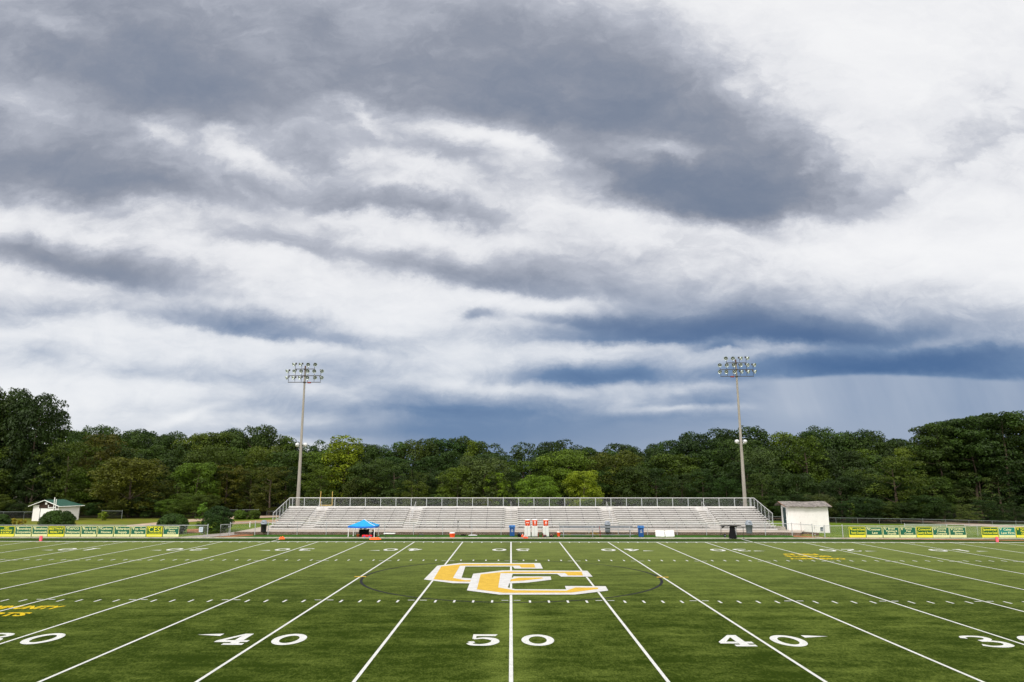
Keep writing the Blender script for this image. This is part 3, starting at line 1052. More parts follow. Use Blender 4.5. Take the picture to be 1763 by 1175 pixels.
# aisle hand rails: two looped lengths with a break between
for a in AISLES:
    for i0, i1 in ((1, 4.6), (5.2, 9.0)):
        y0 = BY + TREAD * i0; z0 = 0.78 + RISE * i0 - .3
        y1 = BY + TREAD * i1; z1 = 0.78 + RISE * i1 - .3
        b = MB()
        b.tube([L(a, y0, z0), L(a, y0, z0 + 0.80), L(a, y0 + .06, z0 + .88), L(a, y1 - .06, z1 + 0.98), L(a, y1, z1 + .90), L(a, y1, z1)], 0.020, 8)
        b.tube([L(a, y0, z0 + 0.45), L(a, y1, z1 + 0.5)], 0.012, 6)
        b.build('hand_rail', M['galvrail'], bl)

# ------------------------------------------------------------------ floodlight poles
M['reflector'] = material('floodlight_reflector', lambda t, out: principled(t, out, t.mix(t.noise(t.n('ShaderNodeTexCoord').outputs['Object'], 5.0, 3.0, 0.6), (0.20, 0.25, 0.22), (0.75, 0.80, 0.76)), 0.30, 0.5, 0.55))
M['dome'] = simple('spun_aluminium_dome', (0.72, 0.73, 0.74), 0.25, 0.6, 0.5, 0.05, 3)


def bowl(mb, c, aim, r=0.30, depth=0.34, inner=True):
    q = Vector(aim).normalized().to_track_quat('Z', 'Y').to_matrix()
    prof = [(0.02, -depth), (r * 0.35, -depth * 0.97), (r * 0.66, -depth * 0.75), (r * 0.88, -depth * 0.40), (r, 0.0)]
    ins = [(r, 0.0), (r * 0.97, 0.0), (r * 0.84, -depth * 0.38), (r * 0.62, -depth * 0.72), (r * 0.30, -depth * 0.92), (0.02, -depth * 0.95)]
    mb.lathe(prof + ins[1:], c, 18, q)


def light_pole(name_label, x, y, ztop, rows, low_z, box_x, group):
    t = thing('light_pole', name_label, 'light pole', (x, y, 0), 0, group)
    b = MB(); b.tube([(0, 0, -0.1), (0, 0, 4), (0, 0, 10), (0, 0, ztop - 0.8)], 0.275, 18, 0.105)
    b.build('pole', M['pole'], t)
    b = MB(); b.tube([(0, 0, ztop - 0.8), (0, 0, ztop)], 0.105, 14, 0.095)
    b.build('pole_cap', M['poletop'], t)
    for (z, x0, x1, aims) in rows:
        b = MB()
        b.box(((x0 + x1) / 2, -0.16, z), (x1 - x0 + 0.1, 0.08, 0.08))
        b.box((0, -0.02, z), (0.30, 0.28, 0.16))
        b.build('cross_arm', M['steel_dark'], t)
        n = len(aims)
        for i, (ax, el) in enumerate(aims):
            px = x0 + (x1 - x0) * i / (n - 1)
            aim = Vector((math.sin(ax) * math.cos(el), -math.cos(ax) * math.cos(el), -math.sin(el)))
            c = Vector((px, -0.22, z + 0.46)) + Vector((math.sin(ax) * 0.30, -0.18, 0.06))
            b = MB(); bowl(b, c, aim, 0.255, 0.28)
            lamp = b.build('floodlight', M['reflector'], t)
            b2 = MB()
            back = c - aim * 0.32
            b2.tube([(px, -0.16, z + 0.03), (px, -0.16, z + 0.16), tuple(back)], 0.028, 6)
            b2.box(tuple(back - aim * 0.10), (0.15, 0.15, 0.22), rz=ax)
            b2.build('lamp_bracket', M['steel_dark'], lamp)
            b3 = MB(); b3.lathe([(0.001, -0.12), (0.05, -0.11), (0.065, -0.02), (0.05, 0.07), (0.001, 0.09)], c - aim * 0.14, 10, aim.to_track_quat('Z', 'Y').to_matrix())
            b3.build('bulb', M['dome'], lamp)
    b = MB(); b.box((box_x, -0.2, rows[-1][0] - 0.06), (0.42, 0.22, 0.16))
    b.build('junction_box', M['redbrown'], t)
    for k, (dx, ay) in enumerate(((-0.46, 0.5), (0.50, -0.4))):
        b = MB()
        c = Vector((dx, 0.02, low_z))
        aim = Vector((dx * 0.5, 0.90, -0.35)).normalized()
        bowl(b, c + aim * 0.12, aim, 0.29, 0.36)
        lamp = b.build('low_floodlight', M['dome'], t)
        b = MB(); b.tube([(0, 0, low_z - 0.28), (dx * 0.7, 0, low_z - 0.30), (dx, 0.1, low_z - 0.16)], 0.03, 6)
        b.build('lamp_bracket', M['galv'], lamp)
    return t


d = math.radians
ra = random.Random(5)


def aims(lst):
    return [(d(a), d(22 + ra.uniform(-4, 6))) for a in lst]


light_pole('tall floodlight pole standing behind the left end of the bleachers, sixteen lamps on three arms', -26.2, 68.1, 20.05,
           [(19.62, -1.22, 1.22, aims([-48, -38, 8, 26])), (18.76, -2.02, 2.06, aims([-50, -18, -6, 0, 6, 42])), (17.92, -2.02, 2.06, aims([-66, -48, -44, 0, 38, 46]))],
           10.1, 0.66, 'floodlight poles behind the bleachers')
light_pole('tall floodlight pole standing behind the right end of the bleachers, nearest the white hut', 28.55, 68.1, 20.75,
           [(20.30, -1.22, 1.26, aims([-24, -10, 44, 48])), (19.44, -2.06, 2.08, aims([-18, -6, 4, 14, 30, 40])), (18.58, -2.02, 2.06, aims([-40, -36, 6, 48, 50, 58]))],
           10.45, -0.62, 'floodlight poles behind the bleachers')


# ------------------------------------------------------------------ chain link fences
def fence(name, label, cat, path, h, mat_rail='galv', spacing=3.05, post_r=0.03, drop=0.0, ends=True, mesh_drop=0.04, group=None, mat_post='galv'):
    """path: list of (x, y, base z) corners"""
    P = [Vector(p) for p in path]
    t = thing(name, label, cat, tuple(P[0]), 0, group)
    o = P[0]
    posts, tops = [], []
    for a, b in zip(P, P[1:]):
        L_ = (b - a).length
        n = max(1, round(L_ / spacing))
        for i in range(n):
            posts.append(a.lerp(b, i / n))
        tops.append((a, b))
    posts.append(P[-1])
    for k, p in enumerate(posts):
        corner = any((p - q).length < 0.02 for q in P)
        r = post_r * (1.35 if corner else 1.0)
        b = MB()
        q = p - o
        b.tube([(q.x, q.y, q.z - 0.1), (q.x, q.y, q.z + h + (0.05 if corner else 0.0))], r, 8)
        if corner:
            b.lathe([(r * 1.25, 0), (r * 1.1, 0.03), (0.005, 0.06)], (q.x, q.y, q.z + h + 0.05), 8)
        b.build('post', M[mat_post], t)
    b = MB()
    m = MB()
    for a, c in tops:
        qa, qc = a - o, c - o
        b.tube([(qa.x, qa.y, qa.z + h - 0.02), (qc.x, qc.y, qc.z + h - 0.02)], 0.026, 8)
        m.add([(qa.x, qa.y - .035, qa.z + mesh_drop), (qc.x, qc.y - .035, qc.z + mesh_drop), (qc.x, qc.y - .035, qc.z + h - .03), (qa.x, qa.y - .035, qa.z + h - .03)], [(0, 1, 2, 3)])
    b.build('top_rail', M[mat_rail], t)
    m.build('wire_mesh', M['oldlink' if mat_post == 'oldwire' else 'link'], t)
    return t


def G(x, y):
    return (x, y, ground_z(x, y))


fence('chain_link_fence', 'chain link fence carrying the left row of green and yellow banners', 'fence', [G(-75, 53.55), G(-36.9, 53.6), G(-30.95, 53.6)], 1.24)
fence('chain_link_fence', 'chain link fence running along the low wall in front of the bleachers', 'fence', [(-29.5, 55.75, 0.03), (-27.3, 56.95, 0.1), (-26.0, 57.30, 0.0), (27.0, 57.30, 0.0), (29.5, 56.5, 0.0), (30.8, 54.5, 0.0)], 1.27)
fence('chain_link_fence', 'chain link fence carrying the right row of banners as far as the narrow gate', 'fence', [G(31.6, 53.5), G(33.45, 53.60), G(43.95, 53.60)], 1.24)
fence('chain_link_fence', 'chain link fence at the far right, past the narrow gate', 'fence', [G(45.75, 53.60), G(75, 53.6)], 1.24)


def gate(label, a, b, h, group=None):
    A, B = Vector((*a, ground_z(*a))), Vector((*b, ground_z(*b)))
    t = thing('fence_gate', label, 'gate', tuple(A), 0, group)
    q = B - A
    b_ = MB()
    b_.tube([(0, 0, 0.06), (0, 0, h), (q.x, q.y, h + q.z), (q.x, q.y, 0.06 + q.z), (0, 0, 0.06)], 0.028, 8)
    b_.build('gate_frame', M['galv'], t)
    m = MB(); m.add([(0, -.03, .08), (q.x, q.y - .03, .08), (q.x, q.y - .03, h), (0, -.03, h)], [(0, 1, 2, 3)])
    m.build('wire_mesh', M['link'], t)
    for z in (0.3, h - 0.25):
        k = MB(); k.box((0, 0, z), (0.09, 0.05, 0.09)); k.build('hinge', M['galv'], t)


gate('chain link gate standing open where the path meets the fence, left of the bleachers', (-29.62, 55.7), (-30.15, 54.85), 1.2)
gate('chain link gate between the bleachers fence and the right banners, beside the white hut', (30.95, 54.35), (31.5, 53.4), 1.2)
gate('narrow chain link gate between the seventh and eighth banner on the right', (44.1, 53.6), (45.6, 53.6), 1.18)

# boundary fences farther off
fence('boundary_fence', 'low boundary fence along the far edge of the right hand field, before the wood', 'fence',
      [(29.5, 87.5, -0.25), (44.5, 86.5, -0.55), (60.0, 86.0, -0.75), (72.0, 84.0, -0.95), (81.0, 79.5, -0.98)], 0.92, spacing=3.2, post_r=0.026, mat_rail='oldwire', mat_post='oldwire')
fence('boundary_fence', 'boundary fence at the edge of the wood, just left of the bleachers', 'fence', [at_ground(452, 889.5) + Vector((0, 2, 0)), at_ground(520, 889.5) + Vector((0, 2, 0))], 0.75, post_r=0.026, mat_rail='oldwire', mat_post='oldwire')
fence('boundary_fence', 'boundary fence left of the white shed, by the far left bush', 'fence', [(-80.0, 84.0, 0.2), (-68.2, 84.6, 0.2), (-65.3, 86.5, 0.1)], 1.0, post_r=0.026, mat_rail='oldwire', mat_post='oldwire')
fence('boundary_fence', 'boundary fence on the right of the white shed', 'fence', [(-60.6, 86.0, 0.3), (-56.5, 84.0, 0.35)], 1.0, post_r=0.026, mat_rail='oldwire', mat_post='oldwire')
fence('boundary_fence', 'boundary fence behind the second round bush from the left, past the pale track', 'fence', [(-50.0, 93.5, 0.1), (-40.5, 95.0, 0.1)], 1.0, post_r=0.026, mat_rail='oldwire', mat_post='oldwire')
fence('side_fence', 'short run of old fence beyond the right banners, behind the narrow gate', 'fence', [(42.0, 57.8, 0.0), (75.0, 55.6, 0.0)], 1.12, spacing=3.6, post_r=0.022)


# ------------------------------------------------------------------ banners
M['bgreen'] = simple('green_banner_print', (0.003, 0.100, 0.052), 0.5, 0.4, 0, 0.06, 2)
M['bgreen2'] = simple('deep_green_banner_print', (0.003, 0.085, 0.016), 0.5, 0.4, 0, 0.06, 2)
M['bteal'] = simple('teal_banner_print', (0.004, 0.19, 0.15), 0.5, 0.4, 0, 0.06, 2)
M['cream'] = simple('cream_vinyl', (0.70, 0.70, 0.36), 0.5, 0.4, 0, 0.05, 3)
M['yellow'] = simple('yellow_vinyl', (0.76, 0.70, 0.02), 0.5, 0.4, 0, 0.05, 3)
M['palegreen'] = simple('faint_print', (0.55, 0.56, 0.25), 0.5, 0.4, 0, 0.05, 3)


def banner(px0, px1, lines, border, panel, emblem, label, group, big=False):
    Y = 53.50
    a = at_y(px0, 916, Y); b = at_y(px1, 916, Y)
    w = b.x - a.x
    h = 1.02
    t = thing('banner', label, 'banner', (a.x + w / 2, Y, 0.10), 0, group)
    vinyl = MB(); vinyl.box((0, 0, h / 2), (w, 0.012, h))
    vinyl.build('vinyl_sheet', M[border], t)
    p = MB(); p.box((0.0, -0.0075, 0.24 + (h - 0.28) / 2), (w - 0.07, 0.004, h - 0.28))
    pnl = p.build('printed_panel', M[panel], t)
    inner_h = h - 0.31
    n = len(lines)
    lh = inner_h / max(n, 2) * (0.94 if n < 3 else 1.0)
    cx = 0.06 if emblem else 0.0
    for i, s_ in enumerate(lines):
        z = 0.25 + inner_h / 2 + ((n - 1) / 2 - i) * lh
        size = lh * (0.90 if n < 3 else 0.96)
        if big:
            size = inner_h * (0.95 if i == 0 else 0.2)
            z = 0.27 + inner_h * (0.56 if i == 0 else 0.1)
        o = text_mesh('lettering', s_, M[border], size, (cx, -0.0102, z), (math.pi / 2, 0, 0), pnl, 0.006 if not big else 0.002)
        wd = o.dimensions.x
        maxw = w - 0.16 - 2 * cx * 0.8
        if wd > 0:
            tgt = min(maxw, max(wd * 1.18, 0))
            o.scale.x = tgt / wd
    if emblem:
        e = MB()
        x0, z0 = -w / 2 + 0.10, h - 0.07
        e.add([(x0, -.0105, z0), (x0 + .08, -.0105, z0), (x0 + .15, -.0105, z0 - .24), (x0 + .10, -.0105, z0 - .24)], [(3, 2, 1, 0)])
        e.add([(x0 + .19, -.0105, z0), (x0 + .25, -.0105, z0), (x0 + .16, -.0105, z0 - .24), (x0 + .151, -.0105, z0 - .22)], [(3, 2, 1, 0)])
        e.build('emblem', M[border], pnl)
    f = MB()
    rb = random.Random(hash(tuple(map(ord, lines[0]))))
    x = -w * 0.40
    while x < w * 0.38:
        q = rb.uniform(0.05, 0.16)
        f.box((x + q / 2, -0.0072, 0.12), (q, 0.002, 0.045)); x += q + 0.035
    f.build('small_print', M['palegreen'], t)
    for k in (-1, 1):
        for z in (0.04, h - 0.04):
            g_ = MB(); g_.tube([(k * (w / 2 - .03), -0.012, z), (k * (w / 2 - .03), -0.004, z)], 0.012, 8)
            g_.build('grommet', M['galv'], t)


q = 5.1853
LB = [(-3 * 5.1853, 128, ["ABC", "ROOFING", "& SUPPLY"], 'yellow', 'bgreen2', False, 'yellow bordered banner with three text lines, cut by the left edge of the photo'),
      (135, 278, ["Boundary", "Corporation"], 'cream', 'bgreen', True, 'cream and green banner just left above the pink pylon, second on the left fence'),
      (288, 424, ["Sunshine", "Autowash"], 'cream', 'bgreen', True, 'cream and green banner just right of the pink pylon, third on the left fence'),
      (430, 572, ["BESTWAY", "REALTY"], 'yellow', 'bgreen2', False, 'yellow banner with two lines of capitals, before the widest round bush'),
      (580, 717, ["TAFCO", "Polymers"], 'cream', 'bgreen', True, 'cream and green banner immediately right of the yellow one with capitals'),
      (727, 862, ["Roy & Son", "Grading"], 'cream', 'bgreen', True, 'cream and green banner with an ampersand in its first line, sixth on the left fence'),
      (872, 1010, ["Carbon", "Homes"], 'cream', 'bgreen', True, 'cream and green banner with two short words, seventh on the left fence'),
      (1020, 1158, ["Richardson", "Supply"], 'cream', 'bgreen', True, 'cream and green banner with a long word over a short one, eighth from the left'),
      (1168, 1302, ["Top Gun", "Sports"], 'cream', 'bgreen', True, 'cream and green banner immediately left of the four thin capitals'),
      (1310, 1448, ["CESI", "LAND DEVELOPMENT"], 'yellow', 'bgreen2', True, 'bright yellow edged banner with four large thin capitals'),
      (1458, 1597, ["Champion", "Fence", "Builders"], 'cream', 'bgreen', True, 'cream and green banner with three text lines, last before the left gate opening')]
for (a, b, ln, bo, pa, em, lab) in LB:
    banner(a / q, b / q, ln, bo, pa, em, lab, 'banners on the left fence', ln[0] == 'CESI')
q = 5.4582
RB = [(120, 272, ["Yount & Davis", "Family Dentistry"], 'yellow', 'bgreen2', True, 'bright yellow edged banner, first right of the white hut'),
      (280, 430, ["Costner", "Law"], 'cream', 'bgreen', True, 'cream and green banner with two short words, second right of the white hut'),
      (440, 588, ["Broad", "Painting &", "Drywall"], 'cream', 'bgreen', True, 'cream and green banner with an ampersand in its middle line, right fence'),
      (598, 747, ["Home", "Pest", "Control"], 'cream', 'bgreen', True, 'cream and green banner with three short centred words, right fence'),
      (755, 902, ["Concord", "Jewelry & Pawn"], 'yellow', 'bgreen2', False, 'yellow edged banner in the middle of the first seven on the right fence'),
      (905, 1060, ["Concord", "Printing", "Company"], 'cream', 'bgreen', True, 'cream and green three line banner directly right of the middle yellow one'),
      (1065, 1218, ["Carolina", "Appliance", "Service"], 'cream', 'bgreen', True, 'cream and green three line banner, last before the narrow gate'),
      (1365, 1518, ["Speedway", "Tint & Auto Detail"], 'yellow', 'bgreen2', False, 'yellow edged banner immediately right of the narrow gate'),
      (1525, 1680, ["Caley", "Law Firm"], 'cream', 'bteal', True, 'teal and cream banner above the right hand pink pylon'),
      (1687, 1830, ["Yandle", "Family", "Clinic"], 'yellow', 'bgreen2', True, 'bright yellow edged banner cut by the right edge of the photo')]
for (a, b, ln, bo, pa, em, lab) in RB:
    banner(1440 + a / q, 1440 + b / q, ln, bo, pa, em, lab, 'banners on the right fence')
# small pale notice on the end of the left fence
t = thing('notice_board', 'small pale blue notice hung at the end of the left fence', 'sign', (-31.6, 53.50, 0.55))
b = MB(); b.box((0, 0, 0.25), (0.40, 0.015, 0.50)); b.build('board', simple('pale_blue_board', (0.50, 0.58, 0.66), 0.5, 0.4, 0, 0.08, 5), t)
b = MB()
for k, (wd, z) in enumerate(((.28, .40), (.22, .33), (.30, .22), (.26, .16))):
    b.box((0, -0.0095, z), (wd, 0.003, 0.025))
b.build('small_print', M['greylid'], t)


# ------------------------------------------------------------------ white hut on the right
def hut():
    y0 = 60.6
    bl_, br = at_y(1357.5, 900, y0), at_y(1427, 900, y0)
    tl, tr = at_y(1357.5, 872, y0), at_y(1427.5, 872, y0)
    w = br.x - bl_.x
    cx = (bl_.x + br.x) / 2
    zt = tl.z
    t = thing('storage_hut', 'small plain white hut with a worn grey shingle roof and curled eaves', 'hut', (cx, y0, 0))
    D_ = 1.9
    b = MB()
    b.box((0, D_ / 2, zt / 2 - 0.15), (w, D_, zt + 0.3))
    body = b.build('wall', M['shedwhite'], t)
    # weatherboard laps
    lp = MB()
    for i in range(1, 14):
        lp.box((0, -0.004, zt * i / 14), (w - 0.02, 0.010, 0.012))
    lp.build('board_laps', M['shedwhite'], body)
    # corner boards
    cb = MB()
    for k in (-1, 1):
        cb.box((k * (w / 2 - 0.03), -0.013, zt / 2 - 0.15), (0.09, 0.024, zt + 0.28))
    cb.build('corner_board', M['white'], t)
    # door standing in the left side wall, seen edge on
    dr = MB(); dr.box((-w / 2 - 0.03, 0.80, zt * 0.54), (0.06, 0.95, zt * 0.80))
    door = dr.build('door', M['greydoor'], t)
    h_ = MB(); h_.box((-w / 2 - 0.08, 0.40, zt * 0.5), (0.05, 0.05, 0.12)); h_.build('handle', M['galv'], door)
    jb = MB(); jb.box((-w / 2 - 0.05, 0.22, zt * 0.52), (0.10, 0.07, zt * 0.94)); jb.box((-w / 2 - 0.05, 1.28, zt * 0.52), (0.10, 0.07, zt * 0.94))
    jb.build('door_frame', M['white'], t)
    # vent window low on the right
    a = at_y(1411.8, 908, y0); c = at_y(1417.2, 914.6, y0)
    wx = (a.x + c.x) / 2 - cx
    zc_ = (a.z + c.z) / 2
    wn = MB(); wn.box((wx, -0.02, zc_), (c.x - a.x + .08, 0.06, a.z - c.z + .08)); wo_ = wn.build('window', M['white'], t)
    gl = MB(); gl.box((wx, -0.053, zc_), (c.x - a.x, 0.01, a.z - c.z)); gl.build('pane', M['glass'], wo_)
    sh = MB(); sh.box((wx + .03, -0.061, zc_ - .05), ((c.x - a.x) * 0.6, 0.008, (a.z - c.z) * 0.55)); sh.build('louvre', M['greylid'], wo_)
    # gable roof running left to right, bent shingles at the eave
    R = MB()
    eo, zr = 0.45, zt + 0.50
    nxs = 26
    x0, x1 = -w / 2 - 0.55, w / 2 + 0.18
    rr = random.Random(9)
    jag = [rr.uniform(-0.035, 0.035) + (-0.07 if 10 < i < 17 else 0) * rr.uniform(0.4, 1) for i in range(nxs + 1)]
    top, bot = [], []
    for i in range(nxs + 1):
        f_ = i / nxs
        x = x0 + (x1 - x0) * f_
        xe = x + (0.22 * (f_) if f_ > 0 else 0) + (0.26 * (1 - f_))
        top.append((x - 0.1 * (1 - f_), D_ / 2, zr + 0.03 * math.sin(9 * f_)))
        bot.append((xe - 0.1, -eo, zt + 0.02 + jag[i]))
    vs_ = top + bot
    n_ = nxs + 1
    fs_ = [(n_ + i, n_ + i + 1, i + 1, i) for i in range(nxs)]
    R.add(vs_, fs_)
    vs2 = [(x, y, z - 0.06) for x, y, z in vs_]
    R.add(vs2, [f[::-1] for f in fs_])
    R.add([p for p in bot] + [(x, y, z - 0.06) for x, y, z in bot], [(n_ + i, n_ + i + 1, i + 1, i) for i in range(nxs)])
    back = [(x, D_ + eo, zt) for x, y, z in top]
    R.add(top + back, [(i, i + 1, n_ + i + 1, n_ + i) for i in range(nxs)])
    R.build('roof', simple('weathered_shingles', (0.17, 0.15, 0.14), 0.9, 0.2, 0, 0.45, 3.0, ((0.50, 0.47, 0.44), 0.75), (1, 1, 1), .5), t)
    F = MB()
    F.add([(-w / 2, 0, zt), (-w / 2, D_, zt), (-w / 2, D_ / 2, zr - .06)], [(0, 1, 2)])
    F.add([(w / 2, 0, zt), (w / 2, D_, zt), (w / 2, D_ / 2, zr - .06)], [(2, 1, 0)])
    F.build('gable', M['shedwhite'], t)
    fa = MB()
    fa.tube([(x0 + .16, -eo + .01, zt - 0.04), (x0 - .1, D_ / 2, zr - 0.03)], 0.045, 4)
    fa.tube([(x1 + .12, -eo + .01, zt - 0.04), (x1, D_ / 2, zr - 0.03)], 0.045, 4)
    fa.build('barge_board', simple('rotten_barge_board', (0.20, 0.10, 0.06), 0.9, 0.2, 0, 0.3, 5), t)
    return cx, w, y0


hx, hw, hy0 = hut()
# stone steps at the side door of the hut
rs2 = random.Random(21)
t = thing('stone_steps', 'rough pale stone steps heaped at the left side of the white hut', 'steps', (hx - hw / 2 - 0.9, 61.3, ground_z(hx - 3, 61.3)))
for i, (dx, w_, z_) in enumerate(((-0.55, 0.75, 0.16), (-0.1, 0.8, 0.30), (0.25, 0.62, 0.46))):
    b = MB()
    for k in range(5):
        b.box((dx + rs2.uniform(-.12, .12), -0.5 + 0.28 * k, z_ / 2), (w_ * rs2.uniform(.7, 1), 0.26, z_ + rs2.uniform(-.03, .04)), rz=rs2.uniform(-.12, .12))
    b.build('step', M['stone'], t, bevel=0.02)

# thin stakes and posts behind the right fence
for px, yb, yt, Y, m, lab in ((1379.5, 914, 899, 58.6, 'wood', 'thin dark stake standing in front of the white hut wall'),
                              (1430, 918, 903, 60.2, 'wood', 'thin dark stake at the right corner of the white hut'),
                              (1480.5, 908, 903, 66.5, 'wood', 'short thin stake above the first yellow banner on the right'),
                              (1524, 909.5, 904, 66.0, 'wood', 'short thin stake above the third banner right of the hut')):
    p0, p1 = at_y(px, yb, Y), at_y(px, yt, Y)
    zb = ground_z(p0.x, Y)
    b = MB(); b.tube([(0, 0, 0), (0.01, 0, p1.z - zb)], 0.022, 6, 0.018); b.box((0.0, 0, p1.z - zb - .03), (0.06, 0.05, 0.05))
    o = b.build('stake', M[m]); o.location = (p0.x, Y, zb)
    tag(o, lab, 'stake', 'stakes behind the right fence')
p = at_y(429.8, 911, 66.0)
b = MB(); b.box((0, 0, 0.30), (0.09, 0.09, 0.62), taper=0.9); b.lathe([(0.05, 0), (0.03, 0.03), (0.001, 0.05)], (0, 0, .61), 8)
o = b.build('marker_post', M['white']); o.location = (p.x, 66.0, ground_z(p.x, 66)); tag(o, 'short white post in the grass left of the black bin', 'post')


# ------------------------------------------------------------------ white shed on the left
def shed():
    Y = 82.0
    c = at_y(98.5, 897.5, Y)
    zb = 0.05
    t = thing('shed', 'white shed with a green metal roof and a brown gable, behind a round bush', 'shed', (c.x, Y, zb))
    # front gable end faces the field, long side turned to the right
    R = Matrix.Rotation(math.radians(-10), 3, 'Z')
    Wf, Dp, Hw, Hr = 4.25, 3.9, 2.18, 0.72
    f = lambda x, y, z: tuple(R @ Vector((x, y, z)))
    b = MB()
    b.add([f(-Wf, 0, -.3), f(0, 0, -.3), f(0, Dp, -.3), f(-Wf, Dp, -.3), f(-Wf, 0, Hw), f(0, 0, Hw), f(0, Dp, Hw), f(-Wf, Dp, Hw)],
          [(0, 1, 5, 4), (1, 2, 6, 5), (2, 3, 7, 6), (3, 0, 4, 7)])
    b.build('wall', M['shedwhite'], t)
    b = MB()
    b.add([f(-Wf, -0.01, Hw), f(0, -0.01, Hw), f(-Wf / 2, -0.01, Hw + Hr)], [(0, 1, 2)])
    b.box(f(-Wf * 0.40, -0.02, Hw - 0.22), (3.1, 0.03, 0.50), rz=math.radians(-10))
    gb = b.build('brown_gable', M['shedbrown'], t)
    b = MB(); b.box(f(-Wf * 0.50, -0.04, Hw + 0.22), (0.34, 0.04, 0.30), rz=math.radians(-10)); b.build('gable_vent', M['white'], gb)
    b = MB(); b.box(f(-Wf * 0.43, -0.03, 0.80), (2.15, 0.05, 1.70), rz=math.radians(-10)); dd = b.build('door', M['white'], t)
    b = MB()
    for k in (-1, 1):
        b.box(f(-Wf * 0.43 + k * 1.12, -0.045, 0.93), (0.06, 0.06, 1.95), rz=math.radians(-10))
    b.build('door_trim', M['steel_dark'], t)
    b = MB(); b.box(f(-Wf * 0.43 + .8, -0.07, 0.9), (0.05, 0.04, 0.16), rz=math.radians(-10)); b.build('handle', M['steel_dark'], dd)
    b = MB()
    e, o = 0.45, 0.40
    k = Hr / (Wf / 2)
    zl = Hw - e * k
    hip = 1.3
    # right slope ends in a hip at the back, left slope mirrors it
    P = [f(-Wf - e, -o, zl), f(-Wf / 2, -o, Hw + Hr), f(e, -o, zl), f(e, Dp + o, zl), f(-Wf / 2, Dp + o - hip, Hw + Hr), f(-Wf - e, Dp + o, zl)]
    b.add(P, [(2, 3, 4, 1), (0, 1, 4, 5), (3, 5, 4)])
    Q = [(x, y, z - 0.07) for x, y, z in P]
    b.add(Q, [(1, 4, 3, 2), (5, 4, 1, 0), (4, 5, 3)])
    rf = b.build('roof', M['greenroof'], t)
    b = MB()
    for i in range(1, 12):
        x_ = i / 12
        y_ = -o + (Dp + 2 * o) * x_
        yt = min(y_, Dp + o - hip)
        b.tube([f(e, y_, zl + .015), f(-Wf / 2 + (0 if y_ <= Dp + o - hip else 0), yt, Hw + Hr + .015)], 0.018, 4)
    b.build('roof_seam', M['greenroof'], rf)
    b = MB()
    b.tube([f(-Wf - e, -o - .01, zl - .05), f(-Wf / 2, -o - .01, Hw + Hr - .05), f(e, -o - .01, zl - .05)], 0.055, 4)
    b.tube([f(e + .01, -o, zl - .06), f(e + .01, Dp + o, zl - .06)], 0.05, 4)
    b.build('fascia', M['white'], t)
    b = MB(); b.box(f(0, Dp * 0.5, 0.35), (0.03, 0.03, 0.03)); 
    return t


shed()
# white practice goal seen end on, in front of the shed
t = thing('pipe_goal', 'white pipe goal seen end on in front of the brown gabled shed', 'goal', (-60.35, 77.2, ground_z(-60.35, 77.2)))
p = lambda px, py, Y=77.2: at_y(px, py, Y) - Vector((-60.35, 77.2, 0))
a0, a1 = p(89.6, 897, 77.0), p(89.6, 858.5, 77.0)
b0, b1 = p(92.8, 897, 77.8), p(92.8, 861.5, 77.8)
b = MB(); b.tube([(a0.x, -.2, 0), (a0.x, -.2, a1.z)], 0.055, 8); b.build('upright', M['white'], t)
b = MB(); b.tube([(b0.x, .6, 0), (b0.x, .6, b1.z)], 0.05, 8); b.build('upright', M['white'], t)
c0, c1 = p(84.5, 876.2), p(92.8, 876.2)
b = MB(); b.tube([(c0.x, -.2, c0.z), (c1.x, .4, c0.z)], 0.05, 8); b.tube([(c0.x, -.2, c0.z), (c0.x, -.2, c0.z + 0.35)], 0.045, 8); b.build('crossbar', M['white'], t)

# yellow goal post on the practice ground behind the bleachers
Y = 82.0
a, b_ = at_y(552.4, 846, Y), at_y(571.6, 846.5, Y)
z0 = at_y(560, 870.5, Y).z
t = thing('goal_post', 'faded yellow goal post rising behind the back rail of the bleachers', 'goal post', ((a.x + b_.x) / 2, Y, 0))
w = (b_.x - a.x) / 2
b = MB(); b.tube([(-w, 0, z0), (-w + .02, 0, a.z)], 0.055, 8); b.build('upright', M['goldpost'], t)
b = MB(); b.tube([(w, 0.4, z0), (w - .02, 0.4, b_.z)], 0.055, 8); b.build('upright', M['goldpost'], t)
b = MB(); b.tube([(-w, 0, z0), (w, 0.4, z0)], 0.06, 8); b.build('crossbar', M['goldpost'], t)
b = MB(); b.tube([(0, 0.2, 0), (0, 0.2, z0 - 0.05)], 0.08, 10); b.build('stem', M['goldpost'], t)

# ------------------------------------------------------------------ things along the sideline
def gz(px, py):
    p = at_z(px, py)
    return p


